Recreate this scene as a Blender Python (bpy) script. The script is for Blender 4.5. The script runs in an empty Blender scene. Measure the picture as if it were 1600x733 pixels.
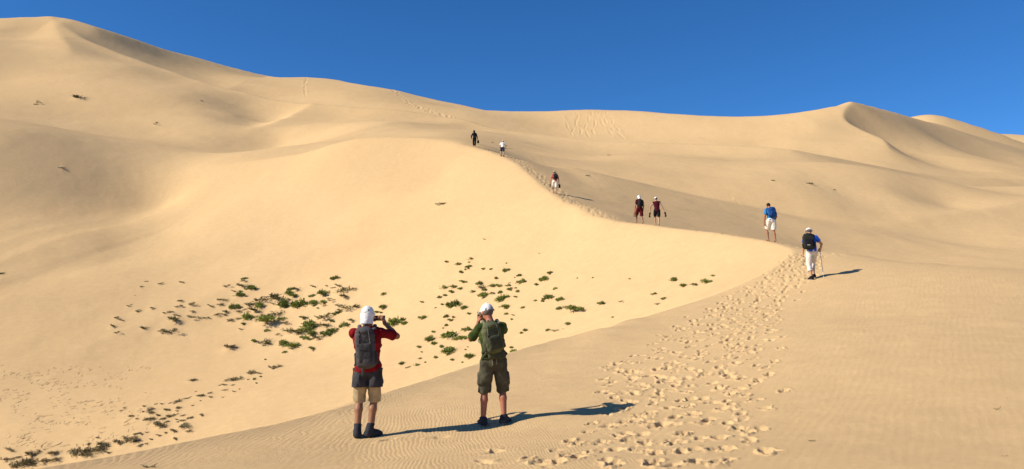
import bpy, math, random
import numpy as np
import mathutils
rad = math.radians
random.seed(7)
R = np.random.RandomState(11)
scene = bpy.context.scene
COL = scene.collection

# ------------------------------------------------------------------ camera
FPX = 1256.0                      # focal length in photo pixels (1600 wide)
PITCH = math.atan(113.5 / FPX)
cam_d = bpy.data.cameras.new('camera')
cam = bpy.data.objects.new('camera', cam_d)
COL.objects.link(cam)
cam_d.sensor_fit = 'HORIZONTAL'
cam_d.sensor_width = 36.0
cam_d.lens = 36.0 * FPX / 1600.0
cam_d.clip_start = 0.05
cam_d.clip_end = 20000
cam.location = (0, 0, 0)
cam.rotation_euler = (math.pi / 2 + PITCH, 0, 0)
scene.camera = cam

# ------------------------------------------------------------------ light
SUN_EL, SUN_AZ = rad(33.5), rad(-107)       # azimuth measured from +Y clockwise
w = bpy.data.worlds.new('World')
scene.world = w
w.use_nodes = True
nt = w.node_tree
bg = nt.nodes['Background']
sky = nt.nodes.new('ShaderNodeTexSky')
sky.sky_type = 'NISHITA'
sky.sun_disc = False
sky.sun_elevation = SUN_EL
sky.sun_rotation = SUN_AZ
sky.altitude = 3000
sky.air_density = 1.0
sky.dust_density = 0.0
sky.ozone_density = 8.0
SKYSAT = nt.nodes.new('ShaderNodeHueSaturation')
SKYSAT.inputs['Saturation'].default_value = 1.13
nt.links.new(sky.outputs[0], SKYSAT.inputs['Color'])
nt.links.new(SKYSAT.outputs[0], bg.inputs[0])
bg.inputs[1].default_value = 0.115
sd = bpy.data.lights.new('sun', 'SUN')
sd.energy = 5.0
sd.angle = rad(0.55)
sd.color = (1.0, 0.92, 0.78)
sun = bpy.data.objects.new('sun', sd)
COL.objects.link(sun)
sv = mathutils.Vector((math.sin(SUN_AZ) * math.cos(SUN_EL), math.cos(SUN_AZ) * math.cos(SUN_EL), math.sin(SUN_EL)))
sun.rotation_euler = sv.to_track_quat('Z', 'Y').to_euler()
scene.view_settings.view_transform = 'Standard'
scene.view_settings.look = 'None'
scene.view_settings.exposure = 0.29
scene.view_settings.gamma = 1.0
scene.cycles.diffuse_bounces = 1
scene.cycles.max_bounces = 6

# ------------------------------------------------------------------ helpers
def tag(o, label=None, cat=None, group=None, kind=None):
    if label: o['label'] = label
    if cat: o['category'] = cat
    if group: o['group'] = group
    if kind: o['kind'] = kind
    return o

def mesh_obj(name, verts, faces, mat=None, parent=None, smooth=True):
    me = bpy.data.meshes.new(name)
    verts = np.asarray(verts, dtype=np.float32)
    if isinstance(faces, np.ndarray):
        n, k = faces.shape
        me.vertices.add(len(verts)); me.vertices.foreach_set('co', verts.ravel())
        me.loops.add(n * k); me.loops.foreach_set('vertex_index', faces.astype(np.int32).ravel())
        me.polygons.add(n); me.polygons.foreach_set('loop_start', np.arange(0, n * k, k, dtype=np.int32))
        me.polygons.foreach_set('loop_total', np.full(n, k, dtype=np.int32))
        me.update(calc_edges=True)
    else:
        me.from_pydata([tuple(map(float, v)) for v in verts], [], [tuple(int(i) for i in f) for f in faces])
        me.update()
    if smooth:
        me.polygons.foreach_set('use_smooth', np.ones(len(me.polygons), dtype=bool))
    if mat: me.materials.append(mat)
    o = bpy.data.objects.new(name, me)
    COL.objects.link(o)
    if parent: o.parent = parent
    return o

def empty(name, loc, rz=0.0):
    o = bpy.data.objects.new(name, None)
    o.empty_display_size = 0.2
    o.location = loc
    o.rotation_euler = (0, 0, rz)
    COL.objects.link(o)
    return o

def smooth01(x, a, b):
    t = np.clip((np.asarray(x, dtype=float) - a) / (b - a), 0, 1)
    return t * t * (3 - 2 * t)

_perm = np.random.RandomState(5).rand(256, 256) * 2 - 1
def vnoise(x, y):
    x = np.asarray(x, dtype=float); y = np.asarray(y, dtype=float)
    xi = np.floor(x).astype(int); yi = np.floor(y).astype(int)
    fx = x - xi; fy = y - yi
    fx = fx * fx * fx * (fx * (fx * 6 - 15) + 10); fy = fy * fy * fy * (fy * (fy * 6 - 15) + 10)
    a = _perm[xi & 255, yi & 255]; b = _perm[(xi + 1) & 255, yi & 255]
    c = _perm[xi & 255, (yi + 1) & 255]; d = _perm[(xi + 1) & 255, (yi + 1) & 255]
    return (a * (1 - fx) + b * fx) * (1 - fy) + (c * (1 - fx) + d * fx) * fy
def fbm(x, y, n=4):
    s = 0; a = 1.0
    for i in range(n):
        s = s + a * vnoise(x * 2 ** i + 17.3 * i, y * 2 ** i - 9.1 * i); a *= 0.5
    return s

# ------------------------------------------------------------------ terrain
# The dunes are one height sheet.  Heights are set at surveyed points (photo
# column, photo row, distance ahead) and interpolated in log-polar ground
# coordinates; crests add a real crease.
cp, sp = math.cos(PITCH), math.sin(PITCH)
def ray(u, v):
    cx = (u - 800.0) / FPX; cy = (366.5 - v) / FPX
    return np.array([cx, cp - cy * sp, sp + cy * cp])
def P(u, v, Y):                      # -> world point
    d = ray(u, v); return d * (Y / d[1])
def dom(x, y, z):                    # -> (az, ln r, tan elevation)
    r = math.hypot(x, y); return math.atan2(x, y), math.log(r), z / r

def smooth_line(pts, step=0.02):
    """Catmull-Rom through world points, resampled in log-polar space."""
    p = np.array(pts, dtype=float); out = []
    q = np.vstack([2 * p[0] - p[1], p, 2 * p[-1] - p[-2]])
    for i in range(1, len(q) - 2):
        a, b, c, d = q[i - 1], q[i], q[i + 1], q[i + 2]
        r = math.hypot(b[0], b[1]); n = max(2, int(np.linalg.norm((c - b)[:2]) / r / step))
        for k in range(n):
            t = k / n
            out.append(0.5 * ((2 * b) + (-a + c) * t + (2 * a - 5 * b + 4 * c - d) * t * t + (-a + 3 * b - 3 * c + d) * t ** 3))
    out.append(p[-1])
    return np.array(out)

near_crest = [(-160, 778, 7.6), (60, 733, 9.1), (300, 688, 11), (480, 650, 13), (640, 603, 15.5), (810, 548, 19), (960, 508, 22),
              (1110, 463, 25.2), (1190, 430, 27.2), (1232, 402, 29.2)]
far_crest = [(1238, 391, 30.8), (1222, 384, 32.8), (1180, 374, 35), (1090, 360, 40), (1000, 349, 46), (940, 340, 50), (870, 309, 57), (830, 277, 66),
             (800, 253, 74), (770, 240, 79), (740, 231, 83), (680, 219, 88), (600, 215, 92), (540, 221, 95), (470, 240, 98), (400, 251, 101), (340, 258, 103), (290, 262, 105)]
crestA = smooth_line([P(*p) for p in near_crest + far_crest])
nA = len(near_crest)
skyline = [(-260, 60, 238), (-120, 38, 238), (0, 28, 240), (60, 27, 243), (100, 28, 246), (150, 42, 244), (250, 75, 265), (330, 97, 296), (420, 120, 318), (480, 122, 304), (520, 125, 284),
           (600, 138, 250), (680, 155, 244), (750, 170, 236), (780, 173, 228), (860, 174, 224), (920, 172, 218), (1000, 174, 210), (1100, 181, 200),
           (1180, 183, 192), (1250, 177, 188), (1300, 168, 188), (1331, 161, 190), (1380, 172, 206), (1450, 190, 228), (1520, 211, 252), (1600, 233, 262), (1760, 272, 270), (1950, 310, 270)]
ridgeC = [(85, 32, 240), (130, 60, 228), (200, 88, 218), (300, 122, 205), (420, 155, 190), (490, 163, 180), (600, 170, 172), (700, 183, 165), (800, 204, 150), (900, 216, 139),
          (990, 222, 131), (1080, 227, 126), (1180, 231, 120), (1235, 233, 117), (1300, 245, 120), (1375, 260, 126), (1450, 272, 131), (1550, 278, 135), (1600, 280, 137), (1760, 285, 140)]
peak = [(1331, 161, 190), (1318, 178, 183), (1324, 191, 178), (1355, 207, 172), (1380, 218, 166), (1389, 232, 160)]
spur = [(490, 163, 180), (455, 178, 168), (425, 193, 157), (390, 206, 148)]
valley = [(812, 254, 83), (850, 261, 88), (925, 273, 87), (1000, 286, 84), (1080, 304, 81), (1150, 317, 79), (1235, 335, 77), (1300, 346, 76), (1375, 352, 76), (1420, 350, 77)]
mound = [(1340, 354, 75), (1375, 352, 76), (1430, 343, 78), (1480, 335, 80), (1540, 325, 83), (1600, 317, 86), (1700, 308, 90)]
data = []                                        # (x, y, z)
def add(pts):
    for p in pts:
        data.append(tuple(P(*p)))
def addline(pts, step=0.035):
    for p in smooth_line([P(*q) for q in pts], step): data.append(tuple(p))
addline(near_crest + far_crest, 0.05); addline(skyline); addline(ridgeC, 0.05); addline(peak); addline(spur, 0.05); addline(valley, 0.05); addline(mound, 0.05)

SOFT = set()
def addxyz(pts):
    SOFT.update(range(len(data), len(data) + len(pts))); data.extend(pts)
for i in range(2, len(near3 := smooth_line([P(*q) for q in near_crest], 0.07)) - 1):
    p, t = near3[i], near3[i + 1] - near3[i - 1]
    t = t / math.hypot(t[0], t[1])
    if p[1] > 28.0: continue
    for d, dz in ((1.3, -0.02), (-1.1, -0.42)):
        if d < 0 and p[1] > 23: continue
        addxyz([(p[0] + t[1] * d, p[1] - t[0] * d, p[2] + dz)])
# foreground sheet
addxyz([(0, 0.6, -1.66), (0, 3, -1.70), (0, 5.5, -1.74), (-3, 5, -1.84), (6, 4, -1.5), (-2.05, 11.1, -1.80), (-.27, 11.4, -1.71), (2.5, 9, -1.55), (6, 10, -1.25), (3.6, 13, -1.27),
        (6, 17, -.58), (10, 20, .12), (9.3, 24.8, .83), (14, 24, 1.12), (12.3, 28.5, 1.72), (12, 13, -.72), (9, 8, -1.2), (1.75, 12.1, -1.52), (0.25, 12.2, -1.57), (-2.5, 12.8, -1.73), (17, 18, .0), (20, 26, 1.0),
        (-2.5, 2, -1.75), (2.5, 1.5, -1.6), (-6, 5.5, -2.3), (-9, 6, -4.2), (-5, 1, -2.0)])
add([(1320, 396, 29.5), (1420, 416, 30.5), (1510, 430, 31.5), (1600, 440, 32), (1760, 465, 33)])
# hollow: rows of equal distance
for Y, row in {62: [(-250, 455), (0, 472), (200, 482), (400, 475), (500, 448), (600, 410), (700, 365), (800, 312)],
               52: [(-250, 575), (0, 580), (200, 584), (400, 565), (500, 545), (600, 505), (700, 458), (800, 405), (880, 363)],
               42: [(-250, 700), (0, 675), (200, 652), (400, 616), (600, 570), (700, 534), (800, 495), (900, 444), (1000, 389)],
               36: [(0, 773), (200, 735), (400, 688), (600, 633), (700, 592), (800, 548), (900, 504), (1000, 455), (1100, 404)],
               30: [(0, 875), (200, 832), (400, 786), (600, 728), (800, 645), (900, 585), (1000, 526), (1100, 462), ],
               22: [(0, 990), (200, 960), (400, 915), (600, 850), (800, 715), (880, 620)],
               15: [(0, 1050), (200, 960), (400, 830)]}.items():
    add([(u, v, Y) for u, v in row])
# slopes left of and above the hollow
add([(-250, 335, 79), (250, 360, 86), (330, 340, 86), (0, 362, 79), (130, 376, 79), (250, 393, 78), (0, 419, 70), (130, 426, 70), (260, 428, 70), (400, 414, 70), (400, 380, 77), (500, 352, 78), (600, 310, 79), (690, 275, 80),
     (-250, 175, 100), (0, 212, 100), (120, 262, 99), (200, 303, 98), (254, 320, 97), (300, 300, 97), (360, 281, 97), (430, 262, 96), (520, 238, 93),
     (-250, 140, 140), (0, 163, 150), (120, 180, 149), (240, 207, 143), (340, 226, 138), (430, 229, 143), (520, 214, 132), (260, 231, 118), (340, 239, 123), (430, 241, 128), (520, 223, 114), (600, 205, 128), (700, 208, 118),
     (0, 148, 160), (120, 158, 159), (240, 170, 157), (320, 188, 152),
     (0, 120, 178), (100, 122, 178), (200, 129, 178), (300, 146, 175), (365, 180, 163), (395, 198, 158), (436, 188, 167), (470, 202, 148), (540, 190, 152), (620, 190, 153),
     (0, 60, 212), (120, 76, 208), (200, 103, 200), (330, 142, 186),
     (440, 142, 236), (540, 150, 222), (640, 165, 210), (740, 178, 205),
     (780, 232, 92), (740, 222, 104), (820, 238, 110), (760, 205, 138)])
# shaded flank behind the crest, then the lit slope up to the second ridge
add([(1450, 440, 38), (1600, 452, 36), (1600, 434, 46), (1600, 402, 60), (1600, 368, 74), (1450, 384, 66), (1350, 374, 67), (1450, 412, 48),
     (900, 250, 104), (1000, 264, 94), (1000, 243, 108), (1100, 274, 90), (1100, 252, 102), (1200, 274, 89), (1200, 257, 98), (1300, 308, 82), (1300, 272, 91), (1300, 255, 100),
     (1400, 308, 84), (1400, 280, 91), (1370, 266, 102), (1450, 284, 103), (1500, 292, 93), (1600, 292, 108), (1600, 305, 99), (1480, 322, 86), (1760, 300, 106)])
cA = crestA[crestA[:, 1] > 31]; cA = cA[cA[:, 1] < 84]
for Y, dd in ((36, (2, 5, 9)), (41, (2, 5, 10)), (46, (2.5, 7, 13)), (51, (2.5, 7, 14)), (56, (2.5, 8, 15, 21)), (61, (2.5, 8, 15, 22)), (66, (2.5, 8, 15, 22)), (71, (2.5, 8, 15, 22)), (76, (2.5, 8, 15)), (80, (2.5, 8))):
    xc, zc = np.interp(Y, cA[:, 1], cA[:, 0]), np.interp(Y, cA[:, 1], cA[:, 2])
    addxyz([(xc + d, Y, zc - 0.215 * d) for d in dd])
# bowl between second ridge and skyline
add([(900, 214, 190), (1000, 222, 180), (1100, 227, 171), (1200, 235, 163), (1300, 249, 155), (1380, 257, 150), (850, 203, 198), (1240, 216, 168), (1150, 210, 177), (1000, 200, 194), (880, 192, 206), (1280, 195, 175),
     (1450, 257, 158), (1560, 267, 158), (1560, 250, 200), (1480, 224, 200), (1420, 246, 164), (1640, 264, 200)])
# beyond the skyline: down, then the far dunes at the right
for u, v, Y in skyline:
    add([(u, v + 22, Y * 1.14)])
    if u % 100 < 40: add([(u, v + 60, 380)])
add([(-300, 150, 900), (200, 170, 900), (600, 215, 900), (1000, 240, 900), (-300, 260, 480), (200, 250, 480), (600, 260, 480), (1000, 270, 480), (1300, 300, 400), (1600, 330, 400)])
addline([(1330, 235, 470), (1400, 198, 470), (1455, 180, 470), (1510, 193, 470), (1570, 212, 470), (1640, 240, 470)])
addline([(1400, 240, 640), (1480, 215, 640), (1540, 203, 640), (1600, 201, 640), (1700, 205, 640), (1900, 230, 640)])
add([(1500, 250, 550), (1600, 260, 550), (1500, 260, 900), (1900, 270, 900)])

KINKS = []                                       # (domain polyline, strength array, width)
def kink(line3, K, width, taper=(0, 0), eps=0.004):
    d = np.array([dom(*p)[:2] for p in line3])
    seg = np.r_[0, np.cumsum(np.linalg.norm(np.diff(d, axis=0), axis=1))]
    k = np.full(len(d), 1.0) * K
    if taper[0]: k = k * smooth01(seg, 0, taper[0])
    if taper[1]: k = k * smooth01(seg[-1] - seg, 0, taper[1])
    KINKS.append((d, k, width, eps))
kink(crestA, 0.30, 0.35, (0, 0.16), 0.003)
kink(smooth_line([P(*q) for q in skyline]), 0.22, 0.15, eps=0.006)
kink(smooth_line([P(*q) for q in ridgeC]), 0.34, 0.13, (0.05, 0.0), 0.004)
kink(smooth_line([P(*q) for q in peak], 0.01), 0.5, 0.09, (0, 0.05), 0.002)
kink(smooth_line([P(*q) for q in spur]), 0.26, 0.09, (0.02, 0.08), 0.005)
kink(smooth_line([P(*q) for q in [(78, 29, 245), (88, 42, 232), (104, 66, 212), (112, 84, 200)]]), 0.22, 0.06, (0, 0.06), 0.004)
kink(smooth_line([P(*q) for q in valley]), -0.2, 0.13, (0.03, 0.1), 0.004)
kink(smooth_line([P(*q) for q in mound]), 0.2, 0.12, (0.08, 0.0), 0.005)
kink(smooth_line([P(*q) for q in [(1400, 198, 470), (1455, 180, 470), (1510, 193, 470), (1570, 212, 470), (1640, 240, 470)]]), 0.25, 0.06, (0.0, 0.02), 0.002)

def kinks(az, q):
    out = np.zeros(az.shape)
    flat_a, flat_q = az.ravel(), q.ravel(); o = out.ravel()
    for d, k, wd, eps in KINKS:
        lim = wd * 6
        m = np.where((flat_a > d[:, 0].min() - lim) & (flat_a < d[:, 0].max() + lim) & (flat_q > d[:, 1].min() - lim) & (flat_q < d[:, 1].max() + lim))[0]
        a = flat_a[m]; b = flat_q[m]
        best = np.full(len(m), 1e9); kk = np.zeros(len(m)); ws = np.full(len(m), 1e-200)
        for i in range(len(d) - 1):
            vx, vy = d[i + 1] - d[i]
            L2 = vx * vx + vy * vy + 1e-12
            t = np.clip(((a - d[i, 0]) * vx + (b - d[i, 1]) * vy) / L2, 0, 1)
            dd = (a - d[i, 0] - t * vx) ** 2 + (b - d[i, 1] - t * vy) ** 2
            best = np.minimum(best, dd)
            wt = np.exp(-dd / 0.05 ** 2) * math.sqrt(L2)
            ws += wt; kk += wt * (k[i] + (k[i + 1] - k[i]) * t)
        dist = np.sqrt(best)
        o[m] -= kk / ws * (np.sqrt(dist ** 2 + eps ** 2) - eps) * np.exp(-(dist / wd) ** 2)
    return o.reshape(az.shape)

D = np.array([dom(*p) for p in data])
# drop near-duplicate sites
keep = []
for i in range(len(D)):
    if all((D[i, 0] - D[j, 0]) ** 2 + (D[i, 1] - D[j, 1]) ** 2 > 0.012 ** 2 for j in keep): keep.append(i)
LAM = np.array([1.5e-3 if i in SOFT else 1e-4 for i in keep])
D = D[keep]
def tps(r2): return 0.5 * r2 * np.log(r2 + 1e-12)
n = len(D)
r2 = (D[:, None, 0] - D[None, :, 0]) ** 2 + (D[:, None, 1] - D[None, :, 1]) ** 2
A = np.zeros((n + 3, n + 3)); A[:n, :n] = tps(r2) + np.diag(LAM)
Pm = np.c_[np.ones(n), D[:, 0], D[:, 1]]
A[:n, n:] = Pm; A[n:, :n] = Pm.T
rhs = np.r_[D[:, 2] - kinks(D[:, 0], D[:, 1]), 0, 0, 0]
WT = np.linalg.solve(A, rhs)
def tps_eval(az, q):
    out = WT[n] + WT[n + 1] * az + WT[n + 2] * q
    sh = out.shape; o = out.ravel().copy(); a = az.ravel(); b = q.ravel()
    for s in range(0, len(a), 20000):
        rr = (a[s:s + 20000, None] - D[None, :, 0]) ** 2 + (b[s:s + 20000, None] - D[None, :, 1]) ** 2
        o[s:s + 20000] += tps(rr) @ WT[:n]
    return o.reshape(sh)

GA0, GA1, GQ0, GQ1 = -0.95, 0.95, math.log(0.5), math.log(1200)
NA, NQ = 420, 900
ga = np.linspace(GA0, GA1, NA); gq = np.linspace(GQ0, GQ1, NQ)
base = tps_eval(*np.meshgrid(ga, gq, indexing='ij'))
def cubic(f, t, axis):
    i = np.clip(np.floor(t).astype(int), 1, f.shape[axis] - 3); s = t - i
    w0 = -0.5 * s + s * s - 0.5 * s ** 3; w1 = 1 - 2.5 * s * s + 1.5 * s ** 3
    w2 = 0.5 * s + 2 * s * s - 1.5 * s ** 3; w3 = -0.5 * s * s + 0.5 * s ** 3
    return i, (w0, w1, w2, w3)
def base_grid(az, q):                 # separable, az and q are 1-D axes
    i, ws = cubic(base, np.clip((az - GA0) / (GA1 - GA0), 0, 1) * (NA - 1), 0)
    t = sum(ws[k][:, None] * base[i - 1 + k, :] for k in range(4))
    j, ws = cubic(t, np.clip((q - GQ0) / (GQ1 - GQ0), 0, 1) * (NQ - 1), 1)
    return sum(ws[k][None, :] * t[:, j - 1 + k] for k in range(4))
def base_pts(az, q):                  # scattered
    i, wi = cubic(base, np.clip((az - GA0) / (GA1 - GA0), 0, 1) * (NA - 1), 0)
    j, wj = cubic(base, np.clip((q - GQ0) / (GQ1 - GQ0), 0, 1) * (NQ - 1), 1)
    return sum(wi[a] * wj[b] * base[i - 1 + a, j - 1 + b] for a in range(4) for b in range(4))

# sheet axes: dense inside the view, coarse all round
QUAL = globals().get('QUAL', 1.0)
def axis(knots):
    out = [knots[0][0]]
    for (a, _), (b, st) in zip(knots[:-1], knots[1:]):
        out += list(np.linspace(a, b, max(2, int((b - a) / st * QUAL)))[1:])
    return np.array(out)
AZ = axis([(-math.pi, 0), (-0.95, 0.07), (-0.6, 0.006), (-0.545, 0.0022), (0.575, 0.00085), (0.62, 0.003), (0.95, 0.01), (math.pi, 0.07)])
q_ = math.log
QA = axis([(q_(0.4), 0), (q_(5.5), 0.08), (q_(8), 0.008), (q_(12), 0.0028), (q_(20), 0.0022), (q_(34), 0.003), (q_(60), 0.006), (q_(300), 0.0045), (q_(700), 0.01), (q_(1200), 0.05), (q_(6000), 0.2)])
AZm, Qm = np.meshgrid(AZ, QA, indexing='ij')
Rm = np.exp(Qm)
E = base_grid(np.clip(AZ, GA0, GA1), np.clip(QA, GQ0, GQ1)) + kinks(np.clip(AZm, GA0, GA1), Qm)
X = Rm * np.sin(AZm); Yw = Rm * np.cos(AZm)
Z = E * Rm
# far away the sheet settles to a rolling plain, behind the camera too
plain = -1.7 + smooth01(Rm, 20, 300) * (8 + 10 * fbm(X / 180, Yw / 180, 3)) 
outside = smooth01(np.abs(AZm), 0.75, 1.6)
Z = Z * (1 - outside) + plain * outside
Zfar = smooth01(Rm, 700, 1200)
Z = Z * (1 - Zfar) + (10 + 0 * Z) * Zfar
# ------------------------------------------------------------------ ground detail
def ground_base(x, y):
    """smooth height of the sheet at world x, y (arrays allowed, inside the view)"""
    x = np.atleast_1d(np.asarray(x, float)); y = np.atleast_1d(np.asarray(y, float))
    r = np.hypot(x, y); a = np.arctan2(x, y); q = np.log(r)
    return (base_pts(a, q) + kinks(a, q)) * r
def sheet_z(x, y):
    """height of the finished mesh (footprints and all)"""
    a = math.atan2(x, y); q = math.log(math.hypot(x, y))
    i = int(np.clip(np.searchsorted(AZ, a) - 1, 0, len(AZ) - 2)); j = int(np.clip(np.searchsorted(QA, q) - 1, 0, len(QA) - 2))
    s = (a - AZ[i]) / (AZ[i + 1] - AZ[i]); t = (q - QA[j]) / (QA[j + 1] - QA[j])
    return float(Z[i, j] * (1 - s) * (1 - t) + Z[i + 1, j] * s * (1 - t) + Z[i, j + 1] * (1 - s) * t + Z[i + 1, j + 1] * s * t)
def hit(u, v, rmin=3.0, rmax=330.0):
    """first place where the line of sight through (u, v) meets the sand beyond rmin"""
    d = ray(u, v); hd = math.hypot(d[0], d[1]); d = d / hd
    r = np.exp(np.arange(math.log(rmin), math.log(rmax), 0.002))
    a = math.atan2(d[0], d[1])
    e = base_pts(np.full(len(r), a), np.log(r)) + kinks(np.full(len(r), a), np.log(r))
    below = np.where(e * r > d[2] * r)[0]
    if len(below) == 0: return None
    k = below[0]
    if k > 0:
        f0 = (e[k - 1] - d[2]); f1 = (e[k] - d[2]); t = f0 / (f0 - f1 + 1e-12); rr = r[k - 1] + (r[k] - r[k - 1]) * t
    else: rr = r[0]
    return np.array([d[0] * rr, d[1] * rr, d[2] * rr])

# gentle unevenness at every scale the eye can follow
und = 0.018 * fbm(X / 1.7, Yw / 1.7, 3) + 0.05 * fbm(X / 7 + 4, Yw / 7, 2) * smooth01(Rm, 12, 40) + 0.22 * fbm(X / 24, Yw / 24 + 3, 2) * smooth01(Rm, 60, 140)
und *= smooth01(Rm, 3, 8)
Z = Z + und * (1 - 0.6 * np.exp(-((Rm - 29) / 6.0) ** 2))
# wind ripples of the near slope: rows run roughly away from the camera at the left, oblique at the right
i0, i1 = np.searchsorted(AZ, [-0.62, 0.62]); j0, j1 = np.searchsorted(QA, [q_(7.0), q_(24.0)])
xs, ys, rs = X[i0:i1, j0:j1], Yw[i0:i1, j0:j1], Rm[i0:i1, j0:j1]
warp = 0.17 * vnoise(xs / 0.8, ys / 1.2) + 0.07 * vnoise(xs / 0.25 + 9, ys / 0.40) + 0.5 * vnoise(xs / 5, ys / 5 + 3)
turn = smooth01(xs, -2.5, 5.5)
ph = (xs * (1 - 0.25 * turn) + ys * (0.10 + 0.62 * turn) + warp * (1 - 0.2 * turn)) / 0.088
rip = np.sin(2 * math.pi * ph); rip = rip + 0.28 * np.sin(4 * math.pi * ph + 0.9)
amp = 0.0015 * (1 - 0.55 * smooth01(xs, -1.0, 3.5)) * (1 - smooth01(rs, 14, 23)) * (0.25 + 0.75 * smooth01(vnoise(xs / 1.5, ys / 2.4) + 0.5 * vnoise(xs / 0.5, ys / 0.7), -0.6, 0.5))
# sand beyond the near crest lies in the lee and is smooth
lee = np.zeros_like(xs)
nc = np.array([P(*q) for q in near_crest])
lee = smooth01(ys - np.interp(xs, nc[:, 0], nc[:, 1]), -0.3, 0.4)
ripmask = (1 - lee)

stamps = []                                       # x, y, heading, length, width, depth, seed
def stamp(x, y, hd, L=0.30, W=0.2, Dp=0.05): stamps.append((x, y, hd, L, W, Dp, R.rand() * 100))
def walk(photo_pts, lat, step=0.62, size=1.0, depth=0.05, jit=0.05, skip=0.0):
    w3 = np.array([hit(u, v) for u, v in photo_pts])
    s = np.r_[0, np.cumsum(np.linalg.norm(np.diff(w3[:, :2], axis=0), axis=1))]
    k, side = R.rand() * step, 1
    while k < s[-1]:
        x, y = np.interp(k, s, w3[:, 0]), np.interp(k, s, w3[:, 1])
        x2, y2 = np.interp(k + 0.5, s, w3[:, 0]), np.interp(k + 0.5, s, w3[:, 1])
        if k + 0.5 > s[-1]: x2, y2 = x + (w3[-1, 0] - w3[-2, 0]), y + (w3[-1, 1] - w3[-2, 1])
        hd = math.atan2(y2 - y, x2 - x)
        o = lat + side * 0.11 + R.randn() * jit
        if R.rand() >= skip:
            c = size * (0.85 + 0.3 * R.rand())
            stamp(x - math.sin(hd) * o, y + math.cos(hd) * o, hd + R.randn() * 0.25 - side * 0.12, 0.31 * c, 0.19 * c, depth * (0.7 + 0.6 * R.rand()))
        k += step * (0.85 + 0.3 * R.rand()); side = -side
trail = [(700, 745, 980, 1200), (690, 720, 960, 1195), (640, 700, 940, 1190), (0, 0, 0, 0)]
edges = [(733, 800, 1195), (690, 890, 1195), (650, 930, 1190), (610, 948, 1195), (575, 945, 1205), (545, 1015, 1212), (515, 1050, 1218), (490, 1092, 1222), (465, 1125, 1235), (440, 1180, 1262), (415, 1222, 1275), (398, 1240, 1275)]
for f in (0.04, 0.12, 0.2, 0.28, 0.36, 0.44, 0.53, 0.62, 0.71, 0.79, 0.88, 0.96):
    wob = [(R.rand() - 0.5) * 0.10 for _ in edges]
    walk([(a + (b - a) * min(0.99, max(0.01, f + wv)), v) for (v, a, b), wv in zip(edges, wob)], 0.0, size=0.84, depth=0.052, skip=0.10, jit=0.12)
for f in (0.2, 0.42, 0.7):
    walk([(a + (b - a) * f, v) for (v, a, b) in edges[:8]], 0.1, step=0.75, size=0.9, depth=0.03, skip=0.3)
walk([(745, 697), (800, 722), (850, 733)], 0, size=0.9, depth=0.03); walk([(600, 690), (660, 684), (742, 676)], 0, size=0.9, depth=0.02, skip=.2)
walk([(940, 565), (1000, 590), (1060, 600)], 0, size=0.9, depth=0.035)
walk([(1255, 408), (1300, 396), (1325, 400)], 0, size=1.0, depth=0.035)
# the track along the lee lip of the big crest
cr = crestA[(crestA[:, 1] > 30.9) & (crestA[:, 1] < 84)]
cr = np.array([p for p in cr if p[0] < 12])
ss = np.r_[0, np.cumsum(np.linalg.norm(np.diff(cr[:, :2], axis=0), axis=1))]
for lat in (0.45, 0.75, 1.15):
    k = 0.5
    while k < ss[-1]:
        x, y = np.interp(k, ss, cr[:, 0]), np.interp(k, ss, cr[:, 1]); x2, y2 = np.interp(k + 0.8, ss, cr[:, 0]), np.interp(k + 0.8, ss, cr[:, 1])
        hd = math.atan2(y2 - y, x2 - x); o = lat + R.randn() * 0.12
        big = 1.0 + 0.5 * smooth01(y, 45, 60)
        stamp(x + math.sin(hd) * o, y - math.cos(hd) * o, hd + R.randn() * .3, .36 * big, .24 * big, .045 * big)
        k += 0.75 * (0.8 + 0.4 * R.rand()) * big
        if k > ss[-1] - 0.8: break

def fold(sub, fn): Z[sub] = fn
foot = np.zeros_like(Z); calm = np.ones_like(Z)
for x, y, hd, L, W, Dp, sd_ in stamps:
    a = math.atan2(x, y); r = math.hypot(x, y); ext = 1.5 * max(L, W)
    a0, a1 = np.searchsorted(AZ, [a - ext / r, a + ext / r]); b0, b1 = np.searchsorted(QA, [math.log(max(0.5, r - ext)), math.log(r + ext)])
    if a1 - a0 < 2 or b1 - b0 < 2: continue
    dx = X[a0:a1, b0:b1] - x; dy = Yw[a0:a1, b0:b1] - y
    p_ = dx * math.cos(hd) + dy * math.sin(hd); s_ = -dx * math.sin(hd) + dy * math.cos(hd)
    wob = 0.42 * vnoise(dx / (0.33 * L) + sd_, dy / (0.33 * L) + sd_) + 0.15 * vnoise(dx / (0.13 * L) - sd_, dy / (0.13 * L) + sd_)
    d = np.sqrt((p_ / (L * 0.5)) ** 2 + (s_ / (W * 0.5 * (1 + 0.25 * p_ / L) * (1 - 0.28 * np.exp(-((p_ + 0.06 * L) / (0.16 * L)) ** 2)))) ** 2) + wob
    bowl = -Dp * (1 - smooth01(d, 0.35, 1.12)) * (1 + 0.35 * p_ / L)
    rim = Dp * 0.18 * np.exp(-((d - 1.28) / 0.26) ** 2) * (0.6 + 0.9 * smooth01(-p_ / L, -0.6, 0.6))
    f = foot[a0:a1, b0:b1]
    deep = 1 - smooth01(d, 0.8, 1.5)
    foot[a0:a1, b0:b1] = f * (1 - deep * 0.75) + bowl + rim
    calm[a0:a1, b0:b1] = np.minimum(calm[a0:a1, b0:b1], smooth01(d, 1.1, 1.8))
Z = Z + foot
Z[i0:i1, j0:j1] += rip * amp * ripmask * (0.15 + 0.85 * calm[i0:i1, j0:j1])
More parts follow.
